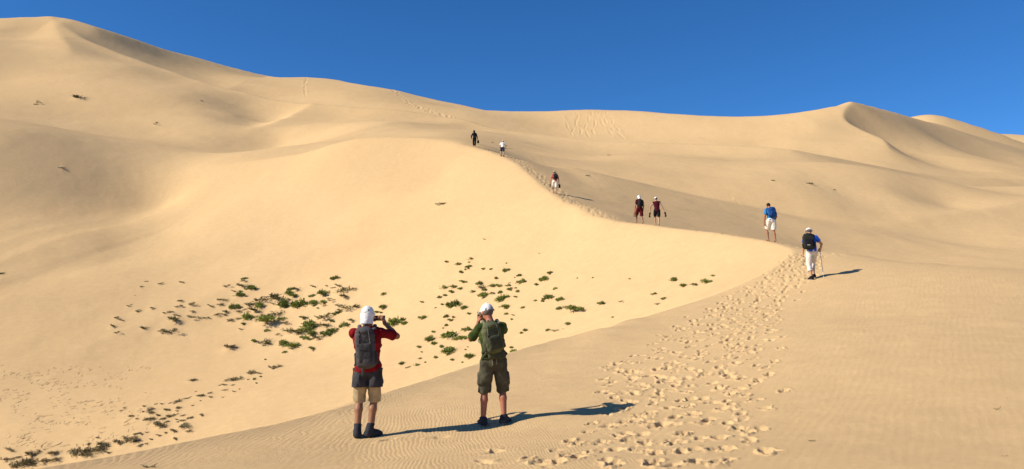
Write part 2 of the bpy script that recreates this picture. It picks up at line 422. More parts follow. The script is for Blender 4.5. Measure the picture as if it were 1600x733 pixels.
# scuffed, slumped sand all over the trodden strip
lump = np.zeros_like(xs)
nearby = 1 - calm[i0:i1, j0:j1]
Z[i0:i1, j0:j1] += 0.012 * nearby * vnoise(xs / 0.09, ys / 0.09) + 0.010 * nearby * vnoise(xs / 0.2, ys / 0.2)

def groove(photo_pts, width, depth, wob=0.0, rmin=100):
    """slide marks and old tracks on the far slopes"""
    w3 = [hit(u, v, rmin) for u, v in photo_pts]
    if any(p is None for p in w3): return
    w3 = smooth_line(w3, 0.002)
    for p in w3[::2]:
        r = math.hypot(p[0], p[1]); a = math.atan2(p[0], p[1]); ext = 2.2 * width
        jx = R.randn() * wob
        a0, a1 = np.searchsorted(AZ, [a - ext / r, a + ext / r]); b0, b1 = np.searchsorted(QA, [math.log(r - ext), math.log(r + ext)])
        if a1 - a0 < 2 or b1 - b0 < 1: continue
        d = np.hypot(X[a0:a1, b0:b1] - p[0] - jx, Yw[a0:a1, b0:b1] - p[1]) / width
        g = -depth * np.exp(-d ** 2 * 2) + depth * 0.5 * np.exp(-((d - 1.1) / .35) ** 2)
        sub = mark[a0:a1, b0:b1]
        mark[a0:a1, b0:b1] = np.where(d < 1, np.minimum(sub, g), np.where(sub < 0, sub, np.maximum(sub, g)))
mark = np.zeros_like(Z)
for pts in ([(880, 178), (888, 200), (896, 214)], [(906, 174), (902, 190), (908, 205), (905, 214)], [(916, 174), (920, 188), (914, 200), (920, 214)], [(924, 176), (930, 192), (926, 205), (932, 213)],
            [(936, 176), (940, 190), (950, 204), (962, 216)], [(948, 175), (946, 188), (955, 200), (975, 216)], [(897, 176), (900, 192), (894, 206)], [(955, 185), (962, 198), (985, 219)]):
    groove(pts, 0.38, 0.09)
groove([(614, 141), (628, 152), (645, 163), (668, 173), (705, 183)], 0.6, 0.16, 0.5, 150)
groove([(480, 123), (476, 136), (478, 150)], 0.5, 0.12, 0.2, 150)
groove([(1141, 306), (1150, 313), (1160, 322)], 0.16, 0.03, 0.0, 60)
Z = Z + mark

# ------------------------------------------------------------------ sand
def principled(name, color, rough=0.9, spec=0.1):
    m = bpy.data.materials.new(name); m.use_nodes = True
    b = m.node_tree.nodes['Principled BSDF']
    b.inputs['Base Color'].default_value = (*color, 1); b.inputs['Roughness'].default_value = rough
    b.inputs['Specular IOR Level'].default_value = spec
    return m, m.node_tree, b
def sand_material():
    m, t, b = principled('sand', (0.60, 0.42, 0.235), 0.95, 0.05)
    N, L = t.nodes, t.links
    tc = N.new('ShaderNodeTexCoord')
    def noise(scale, detail, rough=0.5, dist=0.0, stretch=None):
        n_ = N.new('ShaderNodeTexNoise'); n_.inputs['Scale'].default_value = scale; n_.inputs['Detail'].default_value = detail
        n_.inputs['Roughness'].default_value = rough; n_.inputs['Distortion'].default_value = dist
        if stretch:
            mp = N.new('ShaderNodeMapping'); mp.inputs['Scale'].default_value = stretch[:3]
            mp.inputs['Rotation'].default_value = (0, 0, stretch[3])
            L.new(tc.outputs['Object'], mp.inputs['Vector']); L.new(mp.outputs[0], n_.inputs['Vector'])
        else: L.new(tc.outputs['Object'], n_.inputs['Vector'])
        return n_
    def mix(fac, a, b_, kind='MIX'):
        x = N.new('ShaderNodeMix'); x.data_type = 'RGBA'; x.blend_type = kind
        for val, sock in ((fac, x.inputs[0]), (a, x.inputs[6]), (b_, x.inputs[7])):
            if isinstance(val, (int, float)): sock.default_value = val
            elif isinstance(val, tuple): sock.default_value = (*val, 1)
            else: L.new(val, sock)
        return x.outputs[2]
    def ramp(src, lo, hi, a=0.0, b_=1.0):
        r_ = N.new('ShaderNodeMapRange'); r_.inputs[1].default_value = lo; r_.inputs[2].default_value = hi
        r_.inputs[3].default_value = a; r_.inputs[4].default_value = b_
        L.new(src, r_.inputs[0]); return r_.outputs[0]
    big = noise(0.035, 5, 0.55, 0.6)
    mid = noise(0.45, 6, 0.6, 0.4, (1, 0.35, 1, 0.5))
    grain = noise(2.2, 15, 0.86)
    fine = noise(160, 3, 0.7)
    c = mix(ramp(big.outputs[0], 0.35, 0.65), (0.645, 0.432, 0.208), (0.70, 0.475, 0.232))
    c = mix(ramp(mid.outputs[0], 0.55, 0.8, 0, 0.30), c, (0.53, 0.34, 0.175))
    c = mix(ramp(grain.outputs[0], 0.40, 0.62, 0.22, 0), c, (0.42, 0.28, 0.16))
    c = mix(ramp(grain.outputs[0], 0.50, 0.72, 0, 0.16), c, (0.80, 0.62, 0.40))
    c = mix(ramp(fine.outputs[0], 0.3, 0.5, 0.30, 0), c, (0.33, 0.22, 0.13))
    L.new(c, b.inputs['Base Color'])
    b1 = N.new('ShaderNodeBump'); b1.inputs['Strength'].default_value = 0.35; b1.inputs['Distance'].default_value = 0.10
    L.new(grain.outputs[0], b1.inputs['Height'])
    b2 = N.new('ShaderNodeBump'); b2.inputs['Strength'].default_value = 0.5; b2.inputs['Distance'].default_value = 0.004
    L.new(fine.outputs[0], b2.inputs['Height']); L.new(b1.outputs[0], b2.inputs['Normal'])
    # small ripples that lie across the wind on all slopes
    mp = N.new('ShaderNodeMapping'); mp.inputs['Rotation'].default_value = (0, 0, 0.5); mp.inputs['Scale'].default_value = (1, 1, 0.3)
    L.new(tc.outputs['Object'], mp.inputs['Vector'])
    wv = N.new('ShaderNodeTexWave'); wv.inputs['Scale'].default_value = 2.6; wv.inputs['Distortion'].default_value = 7.0
    wv.inputs['Detail'].default_value = 3; wv.inputs['Detail Scale'].default_value = 0.45
    L.new(mp.outputs[0], wv.inputs['Vector'])
    b3 = N.new('ShaderNodeBump'); b3.inputs['Strength'].default_value = 0.05; b3.inputs['Distance'].default_value = 0.02
    L.new(wv.outputs['Fac'], b3.inputs['Height']); L.new(b2.outputs[0], b3.inputs['Normal'])
    L.new(b3.outputs[0], b.inputs['Normal'])
    return m
SAND = sand_material()

# ------------------------------------------------------------------ where the plants stand
def finish_ground():
    ii = np.arange(len(AZ) * len(QA)).reshape(len(AZ), len(QA))
    F = np.stack([ii[:-1, :-1], ii[1:, :-1], ii[1:, 1:], ii[:-1, 1:]], -1).reshape(-1, 4)
    V = np.stack([X, Yw, Z], -1).reshape(-1, 3)
    g = mesh_obj('sand_dunes', V, F, SAND); tag(g, kind='structure')
    return g
# ------------------------------------------------------------------ soft-body modelling kit (distance fields -> one continuous mesh)
V3 = lambda *a: np.array(a, dtype=float)
_n3 = np.random.RandomState(3).rand(32, 32, 32).astype(np.float32) * 2 - 1
def noise3(p):
    i = np.floor(p).astype(int); f = p - i; f = f * f * (3 - 2 * f); i &= 31; j = (i + 1) & 31
    x0, y0, z0 = i[..., 0], i[..., 1], i[..., 2]; x1, y1, z1 = j[..., 0], j[..., 1], j[..., 2]
    fx, fy, fz = f[..., 0], f[..., 1], f[..., 2]
    def l(a, b, t): return a + (b - a) * t
    return l(l(l(_n3[x0, y0, z0], _n3[x1, y0, z0], fx), l(_n3[x0, y1, z0], _n3[x1, y1, z0], fx), fy),
             l(l(_n3[x0, y0, z1], _n3[x1, y0, z1], fx), l(_n3[x0, y1, z1], _n3[x1, y1, z1], fx), fy), fz)
def unit(v): v = np.asarray(v, float); return v / (np.linalg.norm(v) + 1e-12)
def frame(z, x=None):
    z = unit(z); x = V3(1, 0, 0) if x is None else np.asarray(x, float)
    if abs(np.dot(unit(x), z)) > 0.95: x = V3(0, 1, 0)
    x = unit(x - z * np.dot(x, z)); return np.stack([x, np.cross(z, x), z])      # rows = local axes
def Cap(a, b, ra, rb=None, flat=None):      # tapered capsule; flat=(axis, factor) squashes it
    return ('c', np.asarray(a, float), np.asarray(b, float), ra, ra if rb is None else rb, flat)
def Ell(c, r, M=None): return ('e', np.asarray(c, float), np.asarray(r, float), M)
def Box(c, h, rnd, M=None): return ('b', np.asarray(c, float), np.asarray(h, float), rnd, M)
def bounds(pr, pad):
    if pr[0] == 'c':
        m = max(pr[3], pr[4]) + pad; return np.minimum(pr[1], pr[2]) - m, np.maximum(pr[1], pr[2]) + m
    m = (np.linalg.norm(pr[2]) if (pr[0] == 'b' or pr[3] is not None) else pr[2]) + pad
    return pr[1] - m, pr[1] + m
def sd_prim(pr, p):
    if pr[0] == 'c':
        _, a, b, ra, rb, flat = pr
        ab = b - a; pa = p - a
        t = np.clip((pa @ ab) / (ab @ ab + 1e-12), 0, 1)
        q = pa - t[..., None] * ab
        if flat is not None:
            ax, f = unit(flat[0]), flat[1]
            q = q + (q @ ax)[..., None] * ax * (1 / f - 1)
            return (np.linalg.norm(q, axis=-1) - (ra + (rb - ra) * t)) * min(1, f * 1.3)
        return np.linalg.norm(q, axis=-1) - (ra + (rb - ra) * t)
    if pr[0] == 'e':
        _, c, r, M = pr; q = p - c
        if M is not None: q = q @ M.T
        k0 = np.linalg.norm(q / r, axis=-1); k1 = np.linalg.norm(q / (r * r), axis=-1)
        return k0 * (k0 - 1) / np.maximum(k1, 1e-9)
    _, c, h, rnd, M = pr; q = p - c
    if M is not None: q = q @ M.T
    d = np.abs(q) - (h - rnd)
    return np.linalg.norm(np.maximum(d, 0), axis=-1) + np.minimum(d.max(-1), 0) - rnd
def surface(prims, h, k=0.03, infl=0.0, cuts=(), noise=None, sub=(), hard=(), pad=None):
    """smooth union of prims, inflated, minus `sub`, cut by planes (point, outward normal) -> verts, quads"""
    pad = (pad or (k * 1.2 + infl + (noise[0] * 2 if noise else 0))) + 2 * h
    bb = [bounds(q, pad) for q in prims]
    lo = np.min([b[0] for b in bb], 0); hi = np.max([b[1] for b in bb], 0)
    for pt, nr in cuts:                     # trim the box for axis-aligned cuts
        nr = np.asarray(nr, float)
        for ax in range(3):
            if nr[ax] > 0.999: hi[ax] = min(hi[ax], pt[ax] + 3 * h)
            if nr[ax] < -0.999: lo[ax] = max(lo[ax], pt[ax] - 3 * h)
    dim = np.ceil((hi - lo) / h).astype(int) + 1
    axs = [lo[i] + h * np.arange(dim[i]) for i in range(3)]
    F = np.full(dim, 1.0, dtype=np.float64)
    for q, (a, b) in zip(prims, bb):
        s = [slice(max(0, int((a[i] - lo[i]) / h)), max(0, min(dim[i], int((b[i] - lo[i]) / h) + 2))) for i in range(3)]
        if any(x.stop <= x.start for x in s): continue
        pts = np.stack(np.meshgrid(*[axs[i][s[i]] for i in range(3)], indexing='ij'), -1)
        d = sd_prim(q, pts); f = F[tuple(s)]
        kk = np.maximum(k - np.abs(f - d), 0) / k
        F[tuple(s)] = np.minimum(f, d) - kk * kk * k * 0.25
    pts = None
    if noise or cuts or sub:
        pts = np.stack(np.meshgrid(*axs, indexing='ij'), -1)
        near = np.abs(F) < 0.06 + infl
        if noise:
            amp, fr = noise[0], np.asarray(noise[1], float); pn = pts[near]
            sc = noise3(pn * fr) + 0.5 * noise3(pn * fr * 2.1 + 5)
            sc = np.sign(sc) * np.abs(sc) ** 0.8
            F[near] += amp * sc
    F = F - infl
    if sub:
        for q in sub:
            d = sd_prim(q, pts); F = np.maximum(F, -d)
    for pt, nr in cuts:
        F = np.maximum(F, (pts - np.asarray(pt, float)) @ unit(nr))
    for q in hard:
        pts = pts if pts is not None else np.stack(np.meshgrid(*axs, indexing='ij'), -1)
        F = np.minimum(F, sd_prim(q, pts))
    F[0], F[-1] = np.maximum(F[0], h), np.maximum(F[-1], h)
    F[:, 0], F[:, -1] = np.maximum(F[:, 0], h), np.maximum(F[:, -1], h)
    F[:, :, 0], F[:, :, -1] = np.maximum(F[:, :, 0], h), np.maximum(F[:, :, -1], h)
    return nets(F, lo, h)
def nets(F, lo, h):
    I = F < 0
    c = [(a, b, d) for a in (0, 1) for b in (0, 1) for d in (0, 1)]
    def corner(A, o): return A[o[0]:A.shape[0] - 1 + o[0], o[1]:A.shape[1] - 1 + o[1], o[2]:A.shape[2] - 1 + o[2]]
    cnt = sum(corner(I, o).astype(np.int8) for o in c)
    act = (cnt > 0) & (cnt < 8)
    idx = np.stack(np.nonzero(act), -1)
    if len(idx) == 0: return np.zeros((0, 3)), np.zeros((0, 4), int)
    vid = np.full(act.shape, -1, int); vid[act] = np.arange(len(idx))
    acc = np.zeros((len(idx), 3)); num = np.zeros(len(idx))
    fv = {o: corner(F, o)[act] for o in c}
    for o in c:
        for ax in range(3):
            if o[ax] == 0:
                o2 = list(o); o2[ax] = 1; o2 = tuple(o2)
                a, b = fv[o], fv[o2]; m = (a < 0) != (b < 0)
                t = np.where(m, a / np.where(m, a - b, 1), 0)
                pt = np.tile(np.array(o, float), (len(idx), 1)); pt[:, ax] = t
                acc[m] += pt[m]; num[m] += 1
    v = lo + h * (idx + acc / num[:, None])
    faces = []
    for ax in range(3):
        sh = list(F.shape); u_, w_ = [(1, 2), (2, 0), (0, 1)][ax]
        s0 = [slice(None)] * 3; s1 = [slice(None)] * 3
        s0[ax] = slice(0, -1); s1[ax] = slice(1, None)
        A, B = I[tuple(s0)], I[tuple(s1)]
        m = A != B
        e = np.stack(np.nonzero(m), -1)
        ok = (e[:, u_] > 0) & (e[:, w_] > 0) & (e[:, u_] < F.shape[u_] - 1) & (e[:, w_] < F.shape[w_] - 1)
        e = e[ok]; up = A[tuple(e.T)]
        def g(du, dw):
            q = e.copy(); q[:, u_] -= du; q[:, w_] -= dw; return vid[tuple(q.T)]
        q = np.stack([g(1, 1), g(0, 1), g(0, 0), g(1, 0)], -1)
        q[~up] = q[~up][:, ::-1]
        faces.append(q)
    f = np.vstack(faces); f = f[(f >= 0).all(1)]
    return v, f

def ik(a, b, l1, l2, hint):
    """middle joint of a two-bone limb from a to b, bending towards hint"""
    a, b = np.asarray(a, float), np.asarray(b, float); d = b - a; L = min(np.linalg.norm(d), (l1 + l2) * 0.999); u = unit(d)
    x = (l1 * l1 - l2 * l2 + L * L) / (2 * L); y = math.sqrt(max(1e-6, l1 * l1 - x * x))
    hnt = np.asarray(hint, float); hnt = unit(hnt - u * np.dot(hnt, u)); return a + u * x + hnt * y
def rot(v, axis, ang):
    axis = unit(axis); v = np.asarray(v, float)
    return v * math.cos(ang) + np.cross(axis, v) * math.sin(ang) + axis * np.dot(axis, v) * (1 - math.cos(ang))

def hand_prims(W, f, nrm, S=1.0, curl=(0.5, 0.6), thumb=1):
    """palm, four unequal fingers with two bends and a thumb off the side of the palm"""
    f = unit(f); nrm = unit(np.asarray(nrm, float) - f * np.dot(nrm, f)); s = np.cross(f, nrm) * thumb
    pr = [Cap(W, W + f * 0.03 * S, 0.026 * S, 0.028 * S), Box(W + f * 0.055 * S, V3(0.040, 0.045, 0.014) * S, 0.013 * S, np.stack([s, f, nrm]))]
    for i, L in enumerate((0.92, 1.0, 0.94, 0.76)):
        b = W + f * (0.094 - 0.006 * abs(i - 1)) * S + s * (-0.030 + i * 0.0205) * S
        ax = np.cross(f, nrm)
        d1 = rot(f, ax, curl[0]); d2 = rot(d1, ax, curl[1]); d3 = rot(d2, ax, curl[1] * 0.7)
        p1 = b + d1 * 0.040 * L * S; p2 = p1 + d2 * 0.026 * L * S; p3 = p2 + d3 * 0.020 * L * S
        pr += [Cap(b, p1, 0.0095 * S, 0.009 * S), Cap(p1, p2, 0.0088 * S, 0.008 * S), Cap(p2, p3, 0.008 * S, 0.007 * S)]
    tb = W + f * 0.028 * S - s * 0.030 * S
    td = unit(f * 0.75 - s * 0.62 + nrm * 0.35); t1 = tb + td * 0.038 * S; t2 = t1 + unit(f * 0.8 - s * 0.15 + nrm * 0.5) * 0.030 * S
    pr += [Cap(tb, t1, 0.013 * S, 0.011 * S), Cap(t1, t2, 0.011 * S, 0.009 * S)]
    return pr

# ------------------------------------------------------------------ materials for people and things
def cloth(name, color, scale=55, var=0.25, rough=0.9, bump=0.35):
    m, t, b = principled(name, color, rough, 0.15)
    N, L = t.nodes, t.links
    tc = N.new('ShaderNodeTexCoord'); n1 = N.new('ShaderNodeTexNoise'); n1.inputs['Scale'].default_value = 9; n1.inputs['Detail'].default_value = 5
    L.new(tc.outputs['Object'], n1.inputs['Vector'])
    r_ = N.new('ShaderNodeMapRange'); r_.inputs[1].default_value = 0.3; r_.inputs[2].default_value = 0.7; r_.inputs[3].default_value = 1 - var; r_.inputs[4].default_value = 1 + var
    L.new(n1.outputs[0], r_.inputs[0])
    mx = N.new('ShaderNodeVectorMath'); mx.operation = 'SCALE'; mx.inputs[0].default_value = color
    L.new(r_.outputs[0], mx.inputs['Scale']); L.new(mx.outputs[0], b.inputs['Base Color'])
    n2 = N.new('ShaderNodeTexNoise'); n2.inputs['Scale'].default_value = scale; n2.inputs['Detail'].default_value = 4; L.new(tc.outputs['Object'], n2.inputs['Vector'])
    bp = N.new('ShaderNodeBump'); bp.inputs['Strength'].default_value = bump; bp.inputs['Distance'].default_value = 0.008
    L.new(n2.outputs[0], bp.inputs['Height']); L.new(bp.outputs[0], b.inputs['Normal'])
    return m
def skin_mat(name, color):
    m, t, b = principled(name, color, 0.55, 0.35)
    N, L = t.nodes, t.links
    tc = N.new('ShaderNodeTexCoord'); n1 = N.new('ShaderNodeTexNoise'); n1.inputs['Scale'].default_value = 14; n1.inputs['Detail'].default_value = 4
    L.new(tc.outputs['Object'], n1.inputs['Vector'])
    mx = N.new('ShaderNodeMix'); mx.data_type = 'RGBA'; mx.inputs[6].default_value = (*[c * 0.82 for c in color], 1); mx.inputs[7].default_value = (color[0] * 1.12, color[1] * 1.05, color[2], 1)
    L.new(n1.outputs[0], mx.inputs[0]); L.new(mx.outputs[2], b.inputs['Base Color'])
    return m
MAT = {}
def M(name, color=None, kind='cloth', **kw):
    if name not in MAT: MAT[name] = (cloth if kind == 'cloth' else skin_mat)(name, color, **kw) if kind != 'plain' else principled(name, color, **kw)[0]
    return MAT[name]
M('tan_skin', (0.31, 0.145, 0.075), 'skin'); M('fair_skin', (0.46, 0.27, 0.165), 'skin'); M('neck_skin', (0.38, 0.145, 0.08), 'skin')
M('white_cotton', (0.78, 0.77, 0.74), var=0.06); M('cream_cotton', (0.66, 0.60, 0.46), var=0.08)
M('hair_brown', (0.035, 0.018, 0.010), bump=1.0, scale=120); M('hair_grey', (0.16, 0.13, 0.11), bump=1.0, scale=120)
M('black_rubber', (0.02, 0.02, 0.02), 'plain', rough=0.6, spec=0.3); M('dark_plastic', (0.012, 0.012, 0.014), 'plain', rough=0.25, spec=0.5)
M('lens_glass', (0.01, 0.012, 0.02), 'plain', rough=0.05, spec=0.8)

def make_person(x, y, rz, label, cfg, H=1.76, h=0.012, group=None):
    """cfg holds the pose (local metres: x right, y ahead, z up) and the clothes"""
    S = H / 1.76
    x0, y0 = x, y; z0 = sheet_z(x, y)
    root = empty('person', (x0, y0, z0), rz); tag(root, label, 'person', group)
    c, s = math.cos(rz), math.sin(rz)
    def gl(px, py): return sheet_z(x0 + c * px - s * py, y0 + s * px + c * py) - z0     # ground level under a local point
    hip = V3(*cfg.get('hip', (0, 0, 0.93))) * S
    lean = cfg.get('lean', (0, 0)); twist = cfg.get('twist', 0.0)
    up = unit(V3(lean[0], lean[1], 1)); right = unit(rot(V3(1, 0, 0), up, twist)); right = unit(right - up * np.dot(up, right)); fwd = np.cross(up, right)
    ht = cfg.get('hip_turn', 0.0); hr = V3(math.cos(ht), math.sin(ht), 0); hf = V3(-math.sin(ht), math.cos(ht), 0)
    chest = hip + up * 0.36 * S; neck = hip + up * 0.555 * S - fwd * 0.015 * S
    hup = unit(up + V3(*cfg.get('head_lean', (0, 0.12, 0)))); hy = cfg.get('head_yaw', 0.0)
    hfw = unit(rot(fwd, hup, hy)); hfw = unit(hfw - hup * np.dot(hup, hfw)); hrt = np.cross(hfw, hup)
    head = neck + hup * 0.165 * S + hfw * 0.03 * S
    MH = np.stack([hrt, hfw, hup])
    sh = {}; el = {}; wr = {}; hd = {}
    for k, sg in (('L', -1), ('R', 1)):
        a = cfg['arm' + k]
        sh[k] = hip + up * (0.478 + a.get('raise', 0)) * S + right * sg * 0.174 * S - fwd * 0.01
        w_ = V3(*a['hand']) * S
        el[k] = ik(sh[k], w_, 0.295 * S, 0.265 * S, a.get('hint', (sg * 0.4, -1, -0.2))); wr[k] = sh[k] + unit(el[k] - sh[k]) * 0.295 * S
        wr[k] = el[k] + unit(w_ - el[k]) * 0.262 * S
        hd[k] = (unit(V3(*a['dir']) if 'dir' in a else wr[k] - el[k]), V3(*a.get('palm', (-sg, 0, 0))))
    hj, kn, an, tdir = {}, {}, {}, {}
    for k, sg in (('L', -1), ('R', 1)):
        l_ = cfg['leg' + k]
        hj[k] = hip + hr * sg * 0.095 * S - V3(0, 0, 0.02)
        fx, fy = l_['foot'][0] * S, l_['foot'][1] * S; lift = l_.get('lift', 0.0)
        ang = l_.get('toe', -sg * 0.2) + ht; pitch = l_.get('pitch', 0.0)
        g0 = gl(fx, fy)
        tdir[k] = unit(V3(-math.sin(ang), math.cos(ang), 0) * math.cos(pitch) - V3(0, 0, 1) * math.sin(pitch))
        an[k] = V3(fx, fy, g0 + (0.085 + lift) * S)
        kn[k] = ik(hj[k], an[k], 0.43 * S, 0.425 * S, l_.get('hint', tuple(hf + hr * sg * 0.08)))
        an[k] = kn[k] + unit(an[k] - kn[k]) * 0.425 * S
    # body ------------------------------------------------------------
    torso = [Ell(hip + V3(0, 0, 0.01) * S, V3(0.158, 0.112, 0.125) * S, np.stack([hr, hf, V3(0, 0, 1)])),
             Ell(hip + up * 0.17 * S, V3(0.140, 0.100, 0.16) * S, np.stack([right, fwd, up])),
             Ell(chest, V3(0.165, 0.112, 0.185) * S, np.stack([right, fwd, up])),
             Cap(hip + up * 0.47 * S - right * 0.12 * S, hip + up * 0.47 * S + right * 0.12 * S, 0.06 * S),
             Cap(neck - up * 0.06 * S - right * 0.07 * S, neck, 0.045 * S, 0.05 * S), Cap(neck - up * 0.06 * S + right * 0.07 * S, neck, 0.045 * S, 0.05 * S)]
    arms = {k: [Cap(sh[k], el[k], 0.052 * S, 0.040 * S), Cap(el[k], el[k] * 0.6 + wr[k] * 0.4, 0.040 * S, 0.038 * S), Cap(el[k] * 0.6 + wr[k] * 0.4, wr[k], 0.038 * S, 0.026 * S)] for k in 'LR'}
    legs = {}
    for k in 'LR':
        back = unit(np.cross(kn[k] - an[k], hr)) * 1.0
        back = back if np.dot(back, hf) < 0 else -back
        calf = kn[k] * 0.68 + an[k] * 0.32 + back * 0.018 * S
        legs[k] = [Cap(hj[k], kn[k], 0.088 * S, 0.056 * S), Cap(kn[k], calf, 0.052 * S, 0.054 * S), Cap(calf, an[k], 0.054 * S, 0.036 * S)]
    feet = {}
    for k in 'LR':
        heel = an[k] - tdir[k] * 0.045 * S - V3(0, 0, 0.045) * S; ball = an[k] + tdir[k] * 0.12 * S - V3(0, 0, 0.052) * S; toe = an[k] + tdir[k] * 0.175 * S - V3(0, 0, 0.058) * S
        feet[k] = (heel, ball, toe)
    headp = [Ell(head + hup * 0.025 * S - hfw * 0.01 * S, V3(0.076, 0.095, 0.088) * S, MH), Ell(head - hup * 0.045 * S + hfw * 0.02 * S, V3(0.056, 0.068, 0.070) * S, MH),
             Cap(neck - up * 0.03 * S, head - hup * 0.03 * S - hfw * 0.015 * S, 0.056 * S, 0.052 * S),
             Cap(head + hfw * 0.088 * S + hup * 0.012 * S, head + hfw * 0.110 * S - hup * 0.022 * S, 0.011 * S, 0.015 * S),
             Cap(head + hfw * 0.083 * S - hup * 0.055 * S - hrt * 0.02 * S, head + hfw * 0.083 * S - hup * 0.055 * S + hrt * 0.02 * S, 0.010 * S)]
    ears = [Ell(head + hrt * sg * 0.079 * S - hup * 0.002, V3(0.010, 0.021, 0.032) * S, MH) for sg in (-1, 1)]
    hands = []
    for k in 'LR':
        a = cfg['arm' + k]
        hands += hand_prims(wr[k], hd[k][0], hd[k][1], S, a.get('curl', (0.5, 0.6)), a.get('thumb', 1 if k == 'L' else -1))
    footp = []
    for k in 'LR':
        he, ba, to = feet[k]
        footp += [Cap(an[k], he, 0.036 * S, 0.033 * S), Cap(an[k], ba, 0.036 * S, 0.026 * S), Cap(ba, to, 0.030 * S, 0.022 * S)]
    v, f = surface(torso + arms['L'] + arms['R'] + legs['L'] + legs['R'] + headp + ears + footp + hands, h, k=0.022 * S, infl=-0.001)
    mesh_obj('body', v, f, MAT[cfg['skin']], root)
    def part(name, prims, mat, k=0.03, infl=0.0, cuts=(), noise=None, sub=(), hh=None, parent=None, label=None, hard=()):
        v, f = surface(prims, hh or h, k=k, infl=infl, cuts=cuts, noise=noise, sub=sub, hard=hard)
        if len(v) == 0: return None
        o = mesh_obj(name, v, f, mat, parent or root)
        if label: o['label'] = label
        return o
    sub_root = root
    if h < 0.01:
        for sg in (-1, 1): part('eye', [Ell(head + hrt * sg * 0.031 * S + hfw * 0.079 * S + hup * 0.004 * S, V3(0.012, 0.010, 0.009) * S, MH)], M('eye_white', (0.6, 0.58, 0.55), 'plain', rough=0.3), hh=0.004)
    # clothes ---------------------------------------------------------
    sh_ = cfg.get('shirt')
    if sh_:
        hem = hip + up * sh_.get('hem', -0.02) * S
        cuts = [(hem, -up), (neck + up * 0.005, up + fwd * 0.15)]
        arms_t = [q for q in torso]
        frac = sh_.get('sleeve', 0.62); sl = []
        v, f = surface(arms_t, h, k=0.05 * S, infl=sh_.get('infl', 0.018), cuts=cuts, noise=(0.012, (8, 8, 12)))
        o = mesh_obj('shirt', v, f, MAT[sh_['mat']], root)
        for k in 'LR':
            if frac <= 0.9:
                e = sh[k] + (el[k] - sh[k]) * (frac + 0.15)
                pr = [Cap(sh[k] - unit(el[k] - sh[k]) * 0.01, e, 0.056 * S, 0.062 * S), Ell(sh[k], V3(0.055, 0.055, 0.055) * S)]
                part('sleeve', pr, MAT[sh_['mat']], k=0.03, infl=0.010, cuts=[(sh[k] + (el[k] - sh[k]) * frac, unit(el[k] - sh[k]))], noise=(0.006, (14, 14, 14)), parent=o)
            elif frac < 2:
                pr = [Cap(sh[k], el[k], 0.062 * S, 0.052 * S), Cap(el[k], wr[k], 0.052 * S, 0.040 * S)]
                part('sleeve', pr, MAT[sh_['mat']], k=0.03, infl=0.012, cuts=[(wr[k] - unit(wr[k] - el[k]) * 0.01, unit(wr[k] - el[k]))], noise=(0.007, (14, 14, 14)), parent=o)
    pt = cfg.get('pants')
    if pt:
        top = hip + V3(0, 0, pt.get('top', 0.10)) * S
        pr = [Ell(hip + V3(0, 0, 0.01) * S, V3(0.162, 0.118, 0.13) * S, np.stack([hr, hf, V3(0, 0, 1)])), Ell(hip + up * 0.10 * S, V3(0.148, 0.108, 0.10) * S)]
        r1, r2, r3 = pt.get('r', (0.100, 0.086, 0.07))
        fr = pt.get('len', 0.95)                       # <1 along the thigh, 1..2 along the shin
        cuts = [(top, V3(0, 0, 1))]
        pieces = []
        for k, sg in (('L', -1), ('R', 1)):
            if fr <= 1: end = hj[k] + (kn[k] - hj[k]) * fr; dirn = unit(kn[k] - hj[k]); lp = [Cap(hj[k], end + dirn * 0.08, r1 * S, (r2 + 0.0) * S)]
            else: end = kn[k] + (an[k] - kn[k]) * (fr - 1); dirn = unit(an[k] - kn[k]); lp = [Cap(hj[k], kn[k], r1 * S, r2 * S), Cap(kn[k], end + dirn * 0.08, r2 * S, r3 * S)]
            if pt.get('pocket'):
                pm = (hj[k] * 0.42 + kn[k] * 0.58) + hr * sg * 0.082 * S
                lp.append(Box(pm, V3(0.030, 0.075, 0.085) * S, 0.02, np.stack([hr, hf, V3(0, 0, 1)])))
            pieces.append((lp, end, dirn))
        # one garment: seat and both legs, each leg cut square at its hem
        h2 = h
        allp = pr + pieces[0][0] + pieces[1][0]
        bigc = []
        for (lp, end, dirn) in pieces: bigc.append(Cap(end + dirn * 0.12, end + dirn * 0.45, 0.12))
        v, f = surface(allp, h2, k=0.02 * S, infl=pt.get('infl', 0.006), cuts=cuts, noise=(pt.get('fold', 0.007), (12, 12, 9)), sub=bigc)
        mesh_obj(pt.get('name', 'shorts'), v, f, MAT[pt['mat']], root)
    jk = cfg.get('waist_jacket')
    if jk:
        pr = [Ell(hip + V3(0, -0.005, 0.0) * S, V3(0.170, 0.128, 0.14) * S), Cap(hip + V3(-0.10, 0, -0.02) * S, hip + V3(-0.105, -0.01, -0.25) * S, 0.098 * S, 0.104 * S), Cap(hip + V3(0.10, 0, -0.02) * S, hip + V3(0.105, -0.01, -0.25) * S, 0.098 * S, 0.104 * S)]
        o = part('jacket', pr, MAT[jk], k=0.03, infl=0.004, cuts=[(hip + V3(0, 0, 0.005) * S, V3(0, 0, 1)), (hip - V3(0, 0, 0.25) * S, V3(0, 0, -1))], noise=(0.013, (15, 15, 8)), label='dark grey jacket tied round the waist')
        part('jacket_sleeve', [Cap(hip + V3(-0.03, 0.12, 0.05), hip + V3(-0.05, 0.15, -0.18), 0.03, 0.022), Cap(hip + V3(0.02, 0.12, 0.05), hip + V3(0.05, 0.15, -0.2), 0.03, 0.022), Ell(hip + V3(0, 0.13, 0.05), V3(0.04, 0.03, 0.03))], MAT[jk], parent=o, noise=(0.005, (16, 16, 16)))
